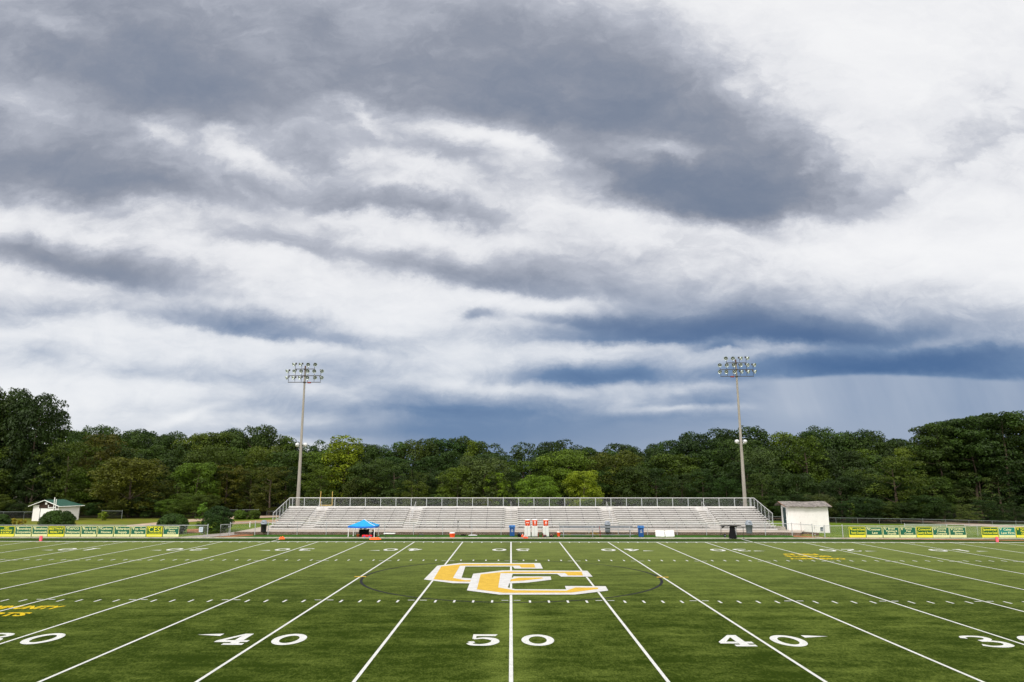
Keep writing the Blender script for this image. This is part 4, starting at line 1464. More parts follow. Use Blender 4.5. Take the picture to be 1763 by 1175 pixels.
def wheelie(label, px, py, lid_mat='bluelid', body_mat='bluebin'):
    p = at_z(px, py)
    t = thing('recycling_bin', label, 'recycling bin', (p.x, p.y + .2, 0.0), rnd.uniform(-.08, .08), 'blue recycling bins')
    b = MB(); b.box((0, 0, 0.46), (0.56, 0.56, 0.92)); 
    vs = [Vector(v) for v in b.v]
    for i in (0, 1, 2, 3):
        vs[i].x *= 0.86; vs[i].y *= 0.86
    b.v = [tuple(v) for v in vs]
    b.build('bin_body', M[body_mat], t, bevel=0.03)
    b = MB(); b.box((0, 0, 1.0), (0.68, 0.66, 0.20), taper=0.90)
    b.box((0, 0.0, 0.925), (0.70, 0.68, 0.06))
    lid = b.build('lid', M[lid_mat], t, bevel=0.025)
    b = MB()
    for k in (-1, 1):
        b.box((k * .15, -.295, 1.01), (0.16, 0.05, 0.10))
    b.build('lid_opening', M['bluebin'], lid)
    # three chasing arrows and a line of print under them
    b = MB()
    for k in range(3):
        a = 2 * math.pi * k / 3 + math.pi / 2
        for da, rr_, sz in ((-.5, .075, .055), (0.1, .085, .05)):
            b.box((rr_ * math.cos(a + da), -.278, 0.62 + rr_ * math.sin(a + da)), (sz, 0.012, 0.035), ry=-(a + da + math.pi / 2))
    b.box((0, -.274, 0.46), (0.24, 0.012, 0.03))
    b.build('recycling_mark', M['whiteplastic'], t)
    b = MB(); b.box((0, -.276, 0.555), (0.10, 0.01, 0.05)); b.build('dark_label', M['black'], t)


wheelie('blue recycling bin standing in line with the middle aisle of the bleachers', 881.8, 923.6)
wheelie('blue recycling bin standing between the long bench and the two white boards', 1104.3, 924.8)


def round_bin(label, px, py, body, lid, zbase, h=1.15, r=0.33, group='round litter bins'):
    p = at_z(px, py, zbase)
    t = thing('litter_bin', label, 'litter bin', (p.x, p.y + .1, zbase), 0, group)
    b = MB(); b.lathe([(0.001, 0.0), (r * 0.84, 0.0), (r * 0.88, 0.05), (r * 0.98, h * 0.66), (r * 1.06, h * 0.67), (r * 1.06, h * 0.72), (r * 0.9, h * 0.72)], n=24)
    b.build('bin_body', M[body], t)
    b = MB(); b.lathe([(r * 1.09, h * 0.70), (r * 1.09, h * 0.78), (r * 0.98, h * 0.80), (r * 0.93, h * 0.94), (r * 0.60, h * 1.03), (0.001, h * 1.06)], n=24)
    l = b.build('dome_lid', M[lid], t)
    b = MB(); b.box((0, -r * 0.90, h * 0.875), (r * 0.75, 0.05, h * 0.09)); b.build('lid_flap', M['greyplastic'], l)
    b = MB()
    for k in (-1, 1):
        b.tube([(k * r * 1.02, -.06, h * .56), (k * r * 1.16, 0, h * .54), (k * r * 1.02, .06, h * .56)], 0.018, 6)
    b.build('handle', M[body], t)


round_bin('black litter bin with a grey dome lid on the slab left of the bleachers', 453, 916.5, 'black', 'greylid', 0.30, 1.18, 0.31)
round_bin('grey litter bin with a dark collar behind the aluminium bench', 1046.5, 917.0, 'greyplastic', 'greylid', 0.30, 1.12, 0.30)
round_bin('grey litter bin on the slab at the right end of the bleachers', 1290.8, 918.8, 'greyplastic', 'greylid', 0.30, 1.25, 0.34)

# blue canopy tent
TX0, TX1, TY0, TY1 = -16.55, -13.85, 53.45, 55.9
t = thing('canopy_tent', 'blue pop-up canopy tent on four white legs in front of the bleachers', 'canopy', ((TX0 + TX1) / 2, (TY0 + TY1) / 2, 0))
cx_, cy_ = (TX0 + TX1) / 2, (TY0 + TY1) / 2
hx_, hy_ = (TX1 - TX0) / 2, (TY1 - TY0) / 2
for sx_ in (-1, 1):
    for sy_ in (-1, 1):
        b = MB(); b.box((sx_ * (hx_ - .03), sy_ * (hy_ - .03), 0.59), (0.05, 0.05, 1.12)); b.box((sx_ * (hx_ - .03), sy_ * (hy_ - .03), 0.02), (0.14, 0.14, 0.03))
        b.box((sx_ * (hx_ - .03), sy_ * (hy_ - .03), 0.27), (0.062, 0.062, 0.54))
        b.build('leg', M['white'], t)
Hc, He = 1.76, 1.17
eo_ = 0.03
crn = [(-hx_ - eo_, -hy_ - eo_), (hx_ + eo_, -hy_ - eo_), (hx_ + eo_, hy_ + eo_), (-hx_ - eo_, hy_ + eo_)]
b = MB()
N = 10
for k in range(4):
    A, B = crn[k], crn[(k + 1) % 4]
    vs = []
    for i in range(N + 1):
        for j in range(N + 1):
            f_ = i / N; g_ = j / N
            ex, ey = A[0] + (B[0] - A[0]) * g_, A[1] + (B[1] - A[1]) * g_
            x, y = ex * f_, ey * f_
            z = Hc + (He - Hc) * f_ - 0.07 * math.sin(math.pi * f_) * 0.6 - 0.06 * math.sin(math.pi * g_) * f_
            vs.append((x, y, z))
    w = N + 1
    b.add(vs, [(i * w + j, (i + 1) * w + j, (i + 1) * w + j + 1, i * w + j + 1) for i in range(N) for j in range(N)], True)
cn = b.build('canopy', M['tentblue'], t)
b = MB()
for k in range(4):
    A, B = crn[k], crn[(k + 1) % 4]
    vs = []
    for j in range(N + 1):
        g_ = j / N
        x, y = A[0] + (B[0] - A[0]) * g_, A[1] + (B[1] - A[1]) * g_
        zt = He - 0.06 * math.sin(math.pi * g_)
        vs += [(x, y, zt), (x * 1.01, y * 1.01, zt - 0.15 - 0.012 * (j % 2))]
    b.add(vs, [(2 * j, 2 * j + 1, 2 * j + 3, 2 * j + 2) for j in range(N)], True)
b.build('valance', M['tenttrim'], cn)
b = MB(); b.tube([(0.02, -0.02, Hc + .01), (hx_ * .55, -hy_ * .55, Hc - .36), (hx_ + eo_, -hy_ - eo_, He + .02)], 0.022, 6)
b.build('white_seam', M['white'], cn)
b = MB()
for k in range(4):
    A, B = crn[k], crn[(k + 1) % 4]
    for s_ in (0, 1):
        b.tube([(A[0] * .95, A[1] * .95, 1.10 - .22 * s_), ((A[0] + B[0]) / 2 * .95, (A[1] + B[1]) / 2 * .95, 0.88 + .22 * s_), (B[0] * .95, B[1] * .95, 1.10 - .22 * s_)], 0.012, 5)
b.build('scissor_truss', M['white'], t)

# under the tent
p = at_z(626.5, 924.0)
t = thing('equipment_cart', 'black equipment cart with a white case on top, under the blue canopy', 'cart', (p.x, p.y, 0))
b = MB(); b.box((0, 0, 0.50), (0.98, 0.5, 0.66)); b.build('cart_body', M['blackcloth'], t, bevel=0.03)
b = MB(); b.box((0, 0, 0.87), (1.06, 0.56, 0.05)); b.build('tray', M['black'], t, bevel=.01)
for sx_ in (-.38, .38):
    for sy_ in (-.2, .2):
        b = MB(); b.lathe([(0.02, -.03), (0.085, -.03), (0.085, .03), (0.02, .03)], (sx_, sy_, .09), 14, Matrix.Rotation(math.pi / 2, 3, 'X')); b.build('wheel', M['black'], t)
b = MB(); b.tube([(.5, 0, .8), (.68, 0, 1.0), (.68, -.2, 1.0)], 0.02, 6); b.build('push_handle', M['steel_dark'], t)
t.scale = (1, 1, 0.78)
t = thing('white_case', 'upright white case standing on the black cart under the canopy', 'case', (p.x + 0.08, p.y, 0.70))
t.scale = (1, 1, 0.75)
b = MB(); b.box((0, 0, 0.20), (0.30, 0.24, 0.40)); b.build('case_body', M['whiteplastic'], t, bevel=.02)
b = MB(); b.tube([(-.07, 0, .40), (-.05, 0, .45), (.05, 0, .45), (.07, 0, .40)], .012, 6); b.build('handle', M['greylid'], t)
t = thing('folding_fan', 'small black fan leaning on the left of the cart top', 'fan', (p.x - 0.32, p.y, 0.70))
t.scale = (.8, .8, .62)
b = MB(); b.lathe([(0.19, -.05), (0.2, 0), (0.19, .05), (0.10, .06), (0.02, .07)], (0, 0, .24), 16, Matrix.Rotation(math.pi / 2, 3, 'X')); b.build('fan_head', M['steel_dark'], t)
b = MB(); b.tube([(0, 0, 0.0), (0, 0, .1)], .03, 8); b.box((0, 0, .012), (.2, .14, .025)); b.build('fan_base', M['steel_dark'], t)
b = MB(); b.box((0, 0, 0.35), (0.17, 0.17, 0.70)); b.box((0, 0, .71), (.2, .2, .03)); b.box((0, 0, .02), (.22, .22, .04))
o = b.build('wooden_post', M['brown'], bevel=.01); p2 = at_z(633.2, 923.2); o.location = (p2.x, p2.y + .1, 0); tag(o, 'short brown wooden post standing right of the black cart', 'post')
p2 = at_z(616.3, 926.0)
t = thing('bucket', 'orange and brown bucket at the left end under the blue canopy', 'bucket', (p2.x, p2.y, 0))
b = MB(); b.lathe([(0.001, 0), (0.13, 0), (0.16, 0.32), (0.17, 0.33), (0.15, .33), (0.12, .03)], n=18); b.build('bucket_body', simple('rust_orange_plastic', (0.50, 0.10, 0.02), 0.5, 0.4, 0, 0.3, 7), t)
b = MB(); b.tube([(-.16, 0, .31), (-.12, 0, .42), (0, 0, .47), (.12, 0, .42), (.16, 0, .31)], .008, 6); b.build('handle', M['steel_dark'], t)


def duffel(name, label, cat, px, py, L_, r_, body, strap, rz=0.0, group=None, patch=None):
    p = at_z(px, py)
    t = thing(name, label, cat, (p.x, p.y + .1, 0), rz, group)
    b = MB()
    prof = [(0.001, -L_ / 2), (r_ * .75, -L_ / 2), (r_ * .96, -L_ / 2 + .05), (r_ * 1.05, -L_ / 6), (r_ * .93, L_ / 8), (r_ * 1.0, L_ / 2 - .06), (r_ * .72, L_ / 2), (0.001, L_ / 2)]
    b.lathe(prof, (0, 0, r_ * 0.92), 18, Matrix.Rotation(math.pi / 2, 3, 'Y'), 0.92, 1.0)
    b.build('bag_body', M[body], t)
    b = MB()
    for s_ in (-1, 1):
        b.tube([(s_ * L_ * .2, -r_ * .95, r_ * .9), (s_ * L_ * .2, -r_ * .7, r_ * 1.7), (0, -r_ * .3, r_ * 2.05)], .016, 5)
    b.build('strap', M[strap], t)
    if patch:
        b = MB()
        for s_ in (-.25, .28):
            b.box((s_ * L_, -r_ * .99, r_ * .75), (L_ * .16, .05, r_ * .7), rx=.15)
        b.build('side_pocket', M[patch], t)
    return t


duffel('duffel_bag', 'red duffel bag lying in front of the cart under the canopy', 'bag', 631.5, 926.6, 1.0, .17, 'red', 'black', .05, None, 'tenttrim')
M['tan'] = simple('tan_leather', (0.50, 0.24, 0.16), 0.7, 0.3, 0, 0.2, 8)
p = at_z(642, 925.2)
t = thing('backpack', 'black backpack slumped beside the right front leg of the canopy', 'backpack', (p.x, p.y + .25, 0))
b = MB(); b.lathe([(0.001, 0), (.26, 0), (.29, .12), (.27, .34), (.19, .50), (.06, .57), (0.001, .58)], n=18, sy=.72); b.build('bag_body', M['blackcloth'], t)
b = MB(); b.lathe([(0.001, 0), (.15, .0), (.17, .12), (.14, .22), (0.001, .24)], (0, -.17, .08), 14, None, 1, .5); b.build('front_pocket', M['blackcloth'], t)
b = MB(); b.tube([(-.12, -.18, .5), (-.17, -.22, .3), (-.12, -.2, .1)], .018, 6); b.build('strap', M['greylid'], t)
t = thing('ball_glove', 'tan glove resting on top of the black backpack', 'glove', (p.x - .05, p.y + .22, .575))
b = MB(); b.lathe([(0.001, 0), (.10, .01), (.12, .07), (.09, .14), (0.001, .17)], n=12, sy=.7); b.build('palm', M['tan'], t)
for k in range(4):
    b = MB(); b.tube([(-.09 + k * .055, 0, .10), (-.10 + k * .062, -.01, .20)], .022, 6, .016); b.build('finger', M['tan'], t)


def cloth(name, label, px, py, w, d_, h, m, rz, seed, group=None, cat='cloth'):
    p = at_z(px, py)
    rr_ = random.Random(seed)
    n = 14
    vs = []
    ph = [rr_.uniform(0, 6) for _ in range(5)]
    for j in range(n + 1):
        for i in range(n + 1):
            u, v = i / n - .5, j / n - .5
            x = u * w * (1 + .15 * math.sin(3 * v + ph[0])); y = v * d_ * (1 + .2 * math.sin(5 * u + ph[1]))
            z = h * (0.5 + .3 * math.sin(9 * u + ph[2]) * math.cos(6 * v + ph[3]) + .2 * math.sin(15 * v + 8 * u + ph[4])) * (1 - (2 * abs(u)) ** 4) * (1 - (2 * abs(v)) ** 4) + .012
            vs.append((x, y, z))
    k = n + 1
    b = MB(); b.add(vs, [(j * k + i, j * k + i + 1, (j + 1) * k + i + 1, (j + 1) * k + i) for j in range(n) for i in range(n)], True)
    b.add([(x, y, 0.004) for x, y, z in vs], [((j + 1) * k + i, (j + 1) * k + i + 1, j * k + i + 1, j * k + i) for j in range(n) for i in range(n)])
    o = b.build(name, M[m]); o.location = (p.x, p.y, 0); o.rotation_euler = (0, 0, rz)
    return tag(o, label, cat, group)


cloth('crumpled_jersey', 'crumpled orange jersey on the turf edge beside the canopy leg', 646, 929.2, 1.05, .75, .26, 'orangecloth', .35, 4, cat='jersey')
cloth('crumpled_jersey', 'bundled orange vest lying at the far end of the yard line, left of the canopy', 485.5, 928.6, .55, .5, .30, 'orangecloth', .1, 9, cat='vest')
cloth('white_towel', 'flat white towel on the ground right of the lone orange cooler', 814, 922.0, .85, .7, .06, 'whiteplastic', .02, 12, cat='towel')


def folding_table(name, label, px0, px1, py, h, depth, top, legm, rz=0, xs=None):
    a, c = at_z(px0, py), at_z(px1, py)
    w = c.x - a.x
    t = thing(name, label, 'table', ((a.x + c.x) / 2, a.y + depth / 2, 0), rz)
    b = MB(); b.box((0, 0, h - .02), (w, depth, .07)); b.build('table_top', M[top], t, bevel=.008)
    for s_ in (-1, 1):
        for k in (-1, 1):
            b = MB(); b.tube([(s_ * (w / 2 - .14), k * (depth / 2 - .05), 0), (s_ * (w / 2 - .14), k * (depth / 2 - .05), h - .04)], .016, 6); b.build('leg', M[legm], t)
    b = MB()
    for s_ in (-1, 1):
        b.tube([(s_ * (w / 2 - .14), -(depth / 2 - .05), .18), (s_ * (w / 2 - .14), (depth / 2 - .05), .18)], .012, 5)
    b.build('brace', M[legm], t)
    return t


folding_table('folding_table', 'low white folding table just right of the blue canopy', 660, 679.2, 927, .47, .55, 'whiteplastic', 'steel_dark')
p = at_z(722.5, 926.5)
t = thing('kicking_stand', 'low dark padded stand tipped on one strut, right of the white folding table', 'stand', (p.x, p.y + .3, 0))
b = MB(); b.box((.12, 0, .30), (.48, .32, .07), ry=.08); b.box((.12, -.02, .345), (.40, .26, .03), ry=.08); b.build('pad', M['steel_dark'], t, bevel=.01)
b = MB(); b.tube([(-.08, 0, .27), (-.38, 0, .02)], .03, 6); b.build('strut', M['steel_dark'], t)
b = MB(); b.tube([(.30, 0, .28), (.30, 0, 0)], .022, 6); b.build('leg', M['steel_dark'], t)


def water_cooler(label, x, y, z, r, h, mark=0, group='orange drink coolers', rz=0.0):
    t = thing('drink_cooler', label, 'drink cooler', (x, y, z), rz, group)
    b = MB(); b.lathe([(0.001, 0), (r * .86, 0), (r * .90, .02), (r * .93, h * .30), (r * .95, h * .32), (r * .97, h * .70), (r * 1.0, h * .72), (r * 1.0, h * .86), (r * .9, h * .86)], n=22); b.build('cooler_body', M['orange'], t)
    b = MB(); b.lathe([(r * 1.03, h * .85), (r * 1.04, h * .93), (r * .95, h * .98), (r * .5, h * 1.0), (0.001, h * 1.0)], n=22); b.build('lid', M['whiteplastic'], t)
    b = MB(); b.box((0, -r * .95, h * .10), (.05, .07, .05)); b.tube([(0, -r - .03, h * .1), (0, -r - .06, h * .04)], .012, 6); b.build('spigot', M['whiteplastic'], t)
    b = MB()
    for k in (-1, 1):
        b.box((k * r * 1.02, 0, h * .72), (.05, .14, .05))
    b.build('handle', M['orange'], t)
    if mark:
        b = MB()
        yy2 = -r * .985
        if mark == 1:      # long wordmark with a bolt
            for k, (dx, wz) in enumerate(((-.12, .05), (-.06, .04), (0, .05), (.06, .04), (.12, .05))):
                b.box((dx * r / .28, yy2 - .0 + abs(dx) ** 2 * 1.6, h * .47), (.045 * r / .28, .02, .09 * r / .28))
        elif mark == 2:    # capital with a lightning bolt
            b.box((0, yy2, h * .62), (.22 * r / .28, .02, .05)); b.box((.01, yy2, h * .46), (.10 * r / .28, .02, .17)); b.box((.02, yy2, h * .30), (.05, .02, .10), ry=.3)
        else:              # round capital with a lightning bolt
            for k in range(10):
                a_ = 2 * math.pi * k / 10
                b.box((.075 * math.cos(a_), yy2, h * .47 + .10 * math.sin(a_)), (.04, .02, .05))
            b.box((0, yy2, h * .47), (.05, .02, .12), ry=.35)
        b.build('cooler_mark', M['whiteplastic'], t)
    return t


p = at_z(778.2, 927.3)
water_cooler('lone orange drink cooler with a white lid on the turf, left of the blue bin', p.x, p.y + .28, 0, .27, .57, 0)
p = at_z(962.2, 924.5)
water_cooler('small orange drink cooler with a white lid beside the left end of the long bench', p.x, p.y + .2, 0, .17, .50, 0)
for i, (px, wd, mk_, nm) in enumerate(((908.3, 10.6, 1, 'left of the three'), (920.9, 10.6, 2, 'middle of the three'), (940.0, 10.4, 3, 'right of the three'))):
    p = at_z(px, 925.0)
    t = thing('cooler_stand', 'tall white padded stand carrying an orange cooler, %s' % nm, 'cooler stand', (p.x, p.y + .35, 0), 0, 'white cooler stands')
    b = MB(); b.box((0, 0, .555), (.68, .56, 1.07), taper=.88); b.build('padded_body', M['padwhite'], t, bevel=.07)
    b = MB(); b.box((.0, -.262, .56), (.015, .02, 1.0), rx=-.03); b.build('centre_seam', M['greylid'], t)
    b = MB(); b.box((0, 0, 1.10), (.40, .40, .03)); b.build('shelf', M['greylid'], t)
    b = MB()
    for s_ in (-1, 1):
        b.box((s_ * .24, 0, .012), (.14, .44, .03))
    b.build('foot', M['steel_dark'], t)
    water_cooler('orange drink cooler with white lettering on the white stand, %s' % nm, p.x + .02, p.y + .35, 1.115, .265, .66, mk_, 'orange coolers on the white stands')

duffel('ball_bag', 'round black ball bag right of the blue bin in line with the middle aisle', 'bag', 894.5, 925, .40, .235, 'blackcloth', 'greylid', .1, None, None)
p = at_z(899.6, 926.4)
t = thing('drink_jug', 'small orange jug beside the round black bag', 'jug', (p.x, p.y, 0))
b = MB(); b.lathe([(0.001, 0), (.13, 0), (.14, .2), (.07, .28), (.05, .34), (0.001, .35)], n=14); b.build('jug_body', M['orange'], t)
b = MB(); b.tube([(.06, 0, .32), (.16, 0, .3), (.14, 0, .16)], .014, 6); b.build('handle', M['orange'], t)
b = MB(); b.tube([(0, 0, .34), (0, 0, .39)], .045, 10); b.build('cap', M['whiteplastic'], t)
p = at_z(905.0, 927.3)
t = thing('bottle_crate', 'orange carrier of white capped bottles in front of the left white stand', 'bottle carrier', (p.x, p.y, 0))
b = MB(); b.box((0, 0, .07), (.46, .26, .14)); b.box((0, 0, .22), (.03, .26, .2)); b.build('carrier', M['orange'], t, bevel=.01)
for k in range(6):
    b = MB(); b.tube([(-.16 + (k % 3) * .16, -.06 + (k // 3) * .12, .10), (-.16 + (k % 3) * .16, -.06 + (k // 3) * .12, .26)], .04, 8, .032); b.build('bottle', M['whiteplastic'], t)
p = at_z(930.8, 925.4)
t = thing('camp_stool', 'red framed folding stool between the middle and right white stands', 'stool', (p.x, p.y + .2, 0))
for s_ in (-1, 1):
    b = MB(); b.box((s_ * .24, 0, .20), (.07, .3, .40)); b.build('side_frame', M['redbrown'], t, bevel=.01)
b = MB(); b.box((0, 0, .39), (.44, .32, .03)); b.build('seat', simple('green_canvas', (0.03, 0.09, 0.02), .9, .2), t)
p = at_z(938.4, 927.0)
t = thing('first_aid_box', 'small black box with a red lid at the foot of the right white stand', 'box', (p.x, p.y, 0))
b = MB(); b.box((0, 0, .14), (.30, .24, .28)); b.build('box_body', M['black'], t, bevel=.015)
b = MB(); b.box((0, 0, .295), (.31, .25, .03)); b.build('lid', M['redbrown'], t, bevel=.01)
b = MB(); b.tube([(-.06, 0, .31), (-.05, 0, .35), (.05, 0, .35), (.06, 0, .31)], .01, 6); b.build('handle', M['black'], t)
duffel('duffel_bag', 'black duffel bag with tan trim right of the right white stand', 'bag', 949.5, 926.6, .42, .17, 'blackcloth', 'tan', -.1, None, None)
duffel('duffel_bag', 'flat black bag lying by the tripod, right of the lone orange cooler', 'bag', 797.5, 922.8, .55, .07, 'blackcloth', 'blackcloth', .05, None, None)

# tripod with a dark camera
p = at_z(788.2, 921.0)
t = thing('tripod', 'thin dark tripod on the slab edge, right of the lone orange cooler', 'tripod', (p.x, 57.9, 0.3))
for k in range(3):
    a = 2 * math.pi * k / 3 + .5
    b = MB(); b.tube([(0, 0, .72), (.20 * math.cos(a), .20 * math.sin(a), 0)], .014, 6); b.build('leg', M['steel_dark'], t)
b = MB(); b.tube([(0, 0, .6), (0, 0, .86)], .02, 6); b.build('column', M['steel_dark'], t)
t = thing('video_camera', 'dark video camera mounted on the thin tripod', 'camera', (p.x, 57.9, 1.16))
b = MB(); b.box((0, 0, .13), (.12, .30, .22)); b.build('camera_body', M['black'], t, bevel=.02)
b = MB(); b.tube([(0, -.15, .12), (0, -.26, .12)], .045, 10); b.build('lens', M['black'], t)
b = MB(); b.tube([(0, .1, .24), (0, .05, .30), (0, -.08, .30), (0, -.12, .24)], .014, 6); b.build('handle', M['black'], t)

# team benches
for i, (a_, c_, lab) in enumerate(((964.5, 1026.8, 'left'), (1028.0, 1091.5, 'right'))):
    A, C = at_z(a_, 925.2), at_z(c_, 925.2)
    w = C.x - A.x
    t = thing('team_bench', 'aluminium team bench with a low back, %s one of the two end to end' % lab, 'bench', ((A.x + C.x) / 2, A.y + .3, 0), 0, 'aluminium team benches')
    b = MB(); b.box((0, -.10, .70), (w, .22, .045)); b.box((0, .13, .70), (w, .20, .045)); b.build('seat', M['bench'], t)
    b = MB(); b.box((0, .32, .99), (w, .04, .20)); b.build('backrest', M['bench'], t)
    b = MB(); b.box((0, -.36, .24), (w, .22, .04)); b.build('foot_rest', M['bench'], t)
    for x in (-w / 2 + .35, w / 2 - .35):
        b = MB()
        b.tube([(x, .32, 1.05), (x, .26, .66), (x, .26, 0)], .03, 8)
        b.tube([(x, -.2, .66), (x, -.2, 0)], .03, 8)
        b.tube([(x, .26, .66), (x, -.46, .66 - .42), ], .02, 6)
        b.tube([(x, -.46, .22), (x, .26, .22)], .02, 6)
        b.build('leg', M['redbrown'] if i and x < 0 else M['galv'], t)

# white boards propped on the turf
for i, (a_, c_, lab) in enumerate(((1129.2, 1144.6, 'left of the two'), (1145.8, 1161.2, 'right of the two'))):
    A, C = at_z(a_, 924.2), at_z(c_, 924.2)
    w = C.x - A.x
    t = thing('white_board', 'plain white board propped on the turf right of the blue bin, %s' % lab, 'board', ((A.x + C.x) / 2, A.y, 0), 0, 'propped white boards')
    b = MB(); b.box((0, .10, .31), (w, .025, .64), rx=-.30, ry=(.03 if i == 0 else -.02)); b.build('panel', M['white'], t)
    b = MB(); b.tube([(-w * .3, .18, .55), (-w * .3, .45, 0)], .012, 5); b.tube([(w * .3, .18, .55), (w * .3, .45, 0)], .012, 5); b.build('prop', M['galv'], t)

# black draped table, its neighbour and a small speaker box
p = at_z(1263.3, 928.2)
t = thing('draped_table', 'tall black cloth draped table with a round top, before the right end of the bleachers', 'table', (p.x, p.y + .3, 0))
prof = []
b = MB()
n = 28
rows_ = [(0.0, .34, .40), (.35, .30, .35), (.8, .26, .27), (1.16, .25, .25)]
vs = []
for z, r0, r1 in rows_:
    for k in range(n):
        a = 2 * math.pi * k / n
        r = r0 + (r1 - r0) * (k % 2)
        vs.append((r * math.cos(a), r * math.sin(a), z))
fs = [(j * n + k, j * n + (k + 1) % n, (j + 1) * n + (k + 1) % n, (j + 1) * n + k) for j in range(len(rows_) - 1) for k in range(n)]
b.add(vs, fs, True)
b.build('cloth', M['blackcloth'], t)
b = MB(); b.lathe([(0.001, 1.16), (.3, 1.16), (.46, 1.24), (.56, 1.27), (.56, 1.30), (.3, 1.33), (0.001, 1.33)], (.14, 0, 0), 26); b.build('table_top', M['steel_dark'], t)
t = thing('high_table', 'tall thin legged dark table beside the black draped table', 'table', (p.x + .05, p.y + 1.0, 0))
b = MB(); b.box((0, 0, 1.20), (2.05, .5, .045)); b.build('table_top', M['black'], t)
for x in (-.97, .55):
    for y in (-.2, .2):
        b = MB(); b.tube([(x, y, 0), (x, y, 1.18)], .014, 6); b.build('leg', M['black'], t)
b = MB(); b.add([(-.97, -.2, 1.16), (-.60, -.2, 1.16), (-.97, -.2, .92), (-.97, -.18, 1.16), (-.60, -.18, 1.16), (-.97, -.18, .92)], [(0, 2, 1), (3, 4, 5), (0, 1, 4, 3), (1, 2, 5, 4), (2, 0, 3, 5)]); b.build('corner_brace', M['black'], t)
p2 = at_z(1280.6, 928.6)
t = thing('speaker_stand', 'thin black pole stand with a round foot, right of the black draped table', 'stand', (p2.x, p2.y, 0))
b = MB(); b.tube([(0, 0, 0.03), (0, 0, 1.16)], .024, 8); b.build('pole', M['black'], t)
b = MB(); b.lathe([(0.001, .05), (.12, .04), (.17, .0), (0.001, .0)], n=16); b.build('foot', M['black'], t)
b = MB(); b.box((0, 0, 1.18), (.30, .16, .05)); b.build('plate', M['black'], t)
p2 = at_z(1248.2, 926.0)
t = thing('speaker_box', 'small black speaker box on the turf left of the black draped table', 'speaker', (p2.x, p2.y, 0))
b = MB(); b.box((0, 0, .18), (.22, .2, .36)); b.build('cabinet', M['black'], t, bevel=.015)
b = MB(); b.lathe([(0.001, .01), (.05, .012), (.07, 0), (.075, -.004)], (0, -.102, .2), 12, Matrix.Rotation(math.pi / 2, 3, 'X')); b.build('cone', M['greylid'], t)

# end zone pylons
for px, lab in ((53.6, 'left'), (1719.5, 'right')):
    p = at_z(px, 934.4)
    x = p.x
    t = thing('pylon', 'pink foam pylon at the %s goal line corner of the far sideline' % lab, 'pylon', (x, 49.1, 0), rnd.uniform(-.3, .3), 'goal line pylons')
    b = MB(); b.box((0, 0, .27), (.20, .20, .46)); b.build('foam_body', M['pink'], t, bevel=.02)
    b = MB(); b.box((0, 0, .02), (.22, .22, .04)); b.build('weight_base', M['redbrown'], t)

# far litter of small things along the wall: dry tufts
M['drygrass'] = simple('dry_grass', (0.30, 0.19, 0.045), 0.95, 0.1, 0, 0.35, 9)
rt = random.Random(77)
b = MB()


def tuft(cx, cy, cz, w, h, n):
    for _ in range(n):
        x = cx + rt.gauss(0, w / 2.4); y = cy + rt.uniform(-.15, .15)
        hh = h * rt.uniform(.4, 1) * max(.25, 1 - abs(x - cx) / w)
        lx, ly = rt.gauss(0, hh * .4), rt.gauss(0, hh * .25)
        b.add([(x - .012, y, cz), (x + .012, y, cz), (x + lx, y + ly, cz + hh)], [(0, 1, 2)])


for px, w, h in ((1023, 1.1, .45), (980, .5, .25), (1027, .5, .3), (1062, .35, .2), (962, .3, .2), (1010, .3, .2), (1380, 1.6, .18), (1392, 1.2, .2)):
    p = at_z(px, 921.8)
    tuft(p.x, p.y if px > 1300 else 57.3, 0, w, h, int(420 * w))
tag(b.build('dry_grass_tufts', M['drygrass']), kind='stuff')

# ------------------------------------------------------------------ foliage
def f_leaf(t, out):
    oi = t.n('ShaderNodeObjectInfo')
    geo = t.n('ShaderNodeNewGeometry')
    co = t.n('ShaderNodeTexCoord').outputs['Object']
    n1 = t.noise(t.vm('ADD', co, t.comb(t.m('MULTIPLY', oi.outputs['Random'], 50.0), 0.0, 0.0)), 0.55, 4.0, 0.6)
    base = oi.outputs['Color']
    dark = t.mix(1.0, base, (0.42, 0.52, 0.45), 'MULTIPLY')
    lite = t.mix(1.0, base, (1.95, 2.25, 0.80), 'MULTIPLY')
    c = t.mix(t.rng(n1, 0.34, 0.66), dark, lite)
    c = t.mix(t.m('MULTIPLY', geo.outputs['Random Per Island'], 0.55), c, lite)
    d = t.n('ShaderNodeBsdfPrincipled')
    t.put(d.inputs['Base Color'], c)
    d.inputs['Roughness'].default_value = 0.6
    d.inputs['Specular IOR Level'].default_value = 0.25
    tr = t.n('ShaderNodeBsdfTranslucent')
    t.put(tr.inputs[0], t.mix(1.0, c, (1.3, 1.35, 0.6), 'MULTIPLY'))
    mx = t.n('ShaderNodeMixShader')
    mx.inputs[0].default_value = 0.22
    t.put(mx.inputs[1], d.outputs[0]); t.put(mx.inputs[2], tr.outputs[0])
    t.put(out.inputs[0], mx.outputs[0])


M['leaf'] = material('leaves', f_leaf)


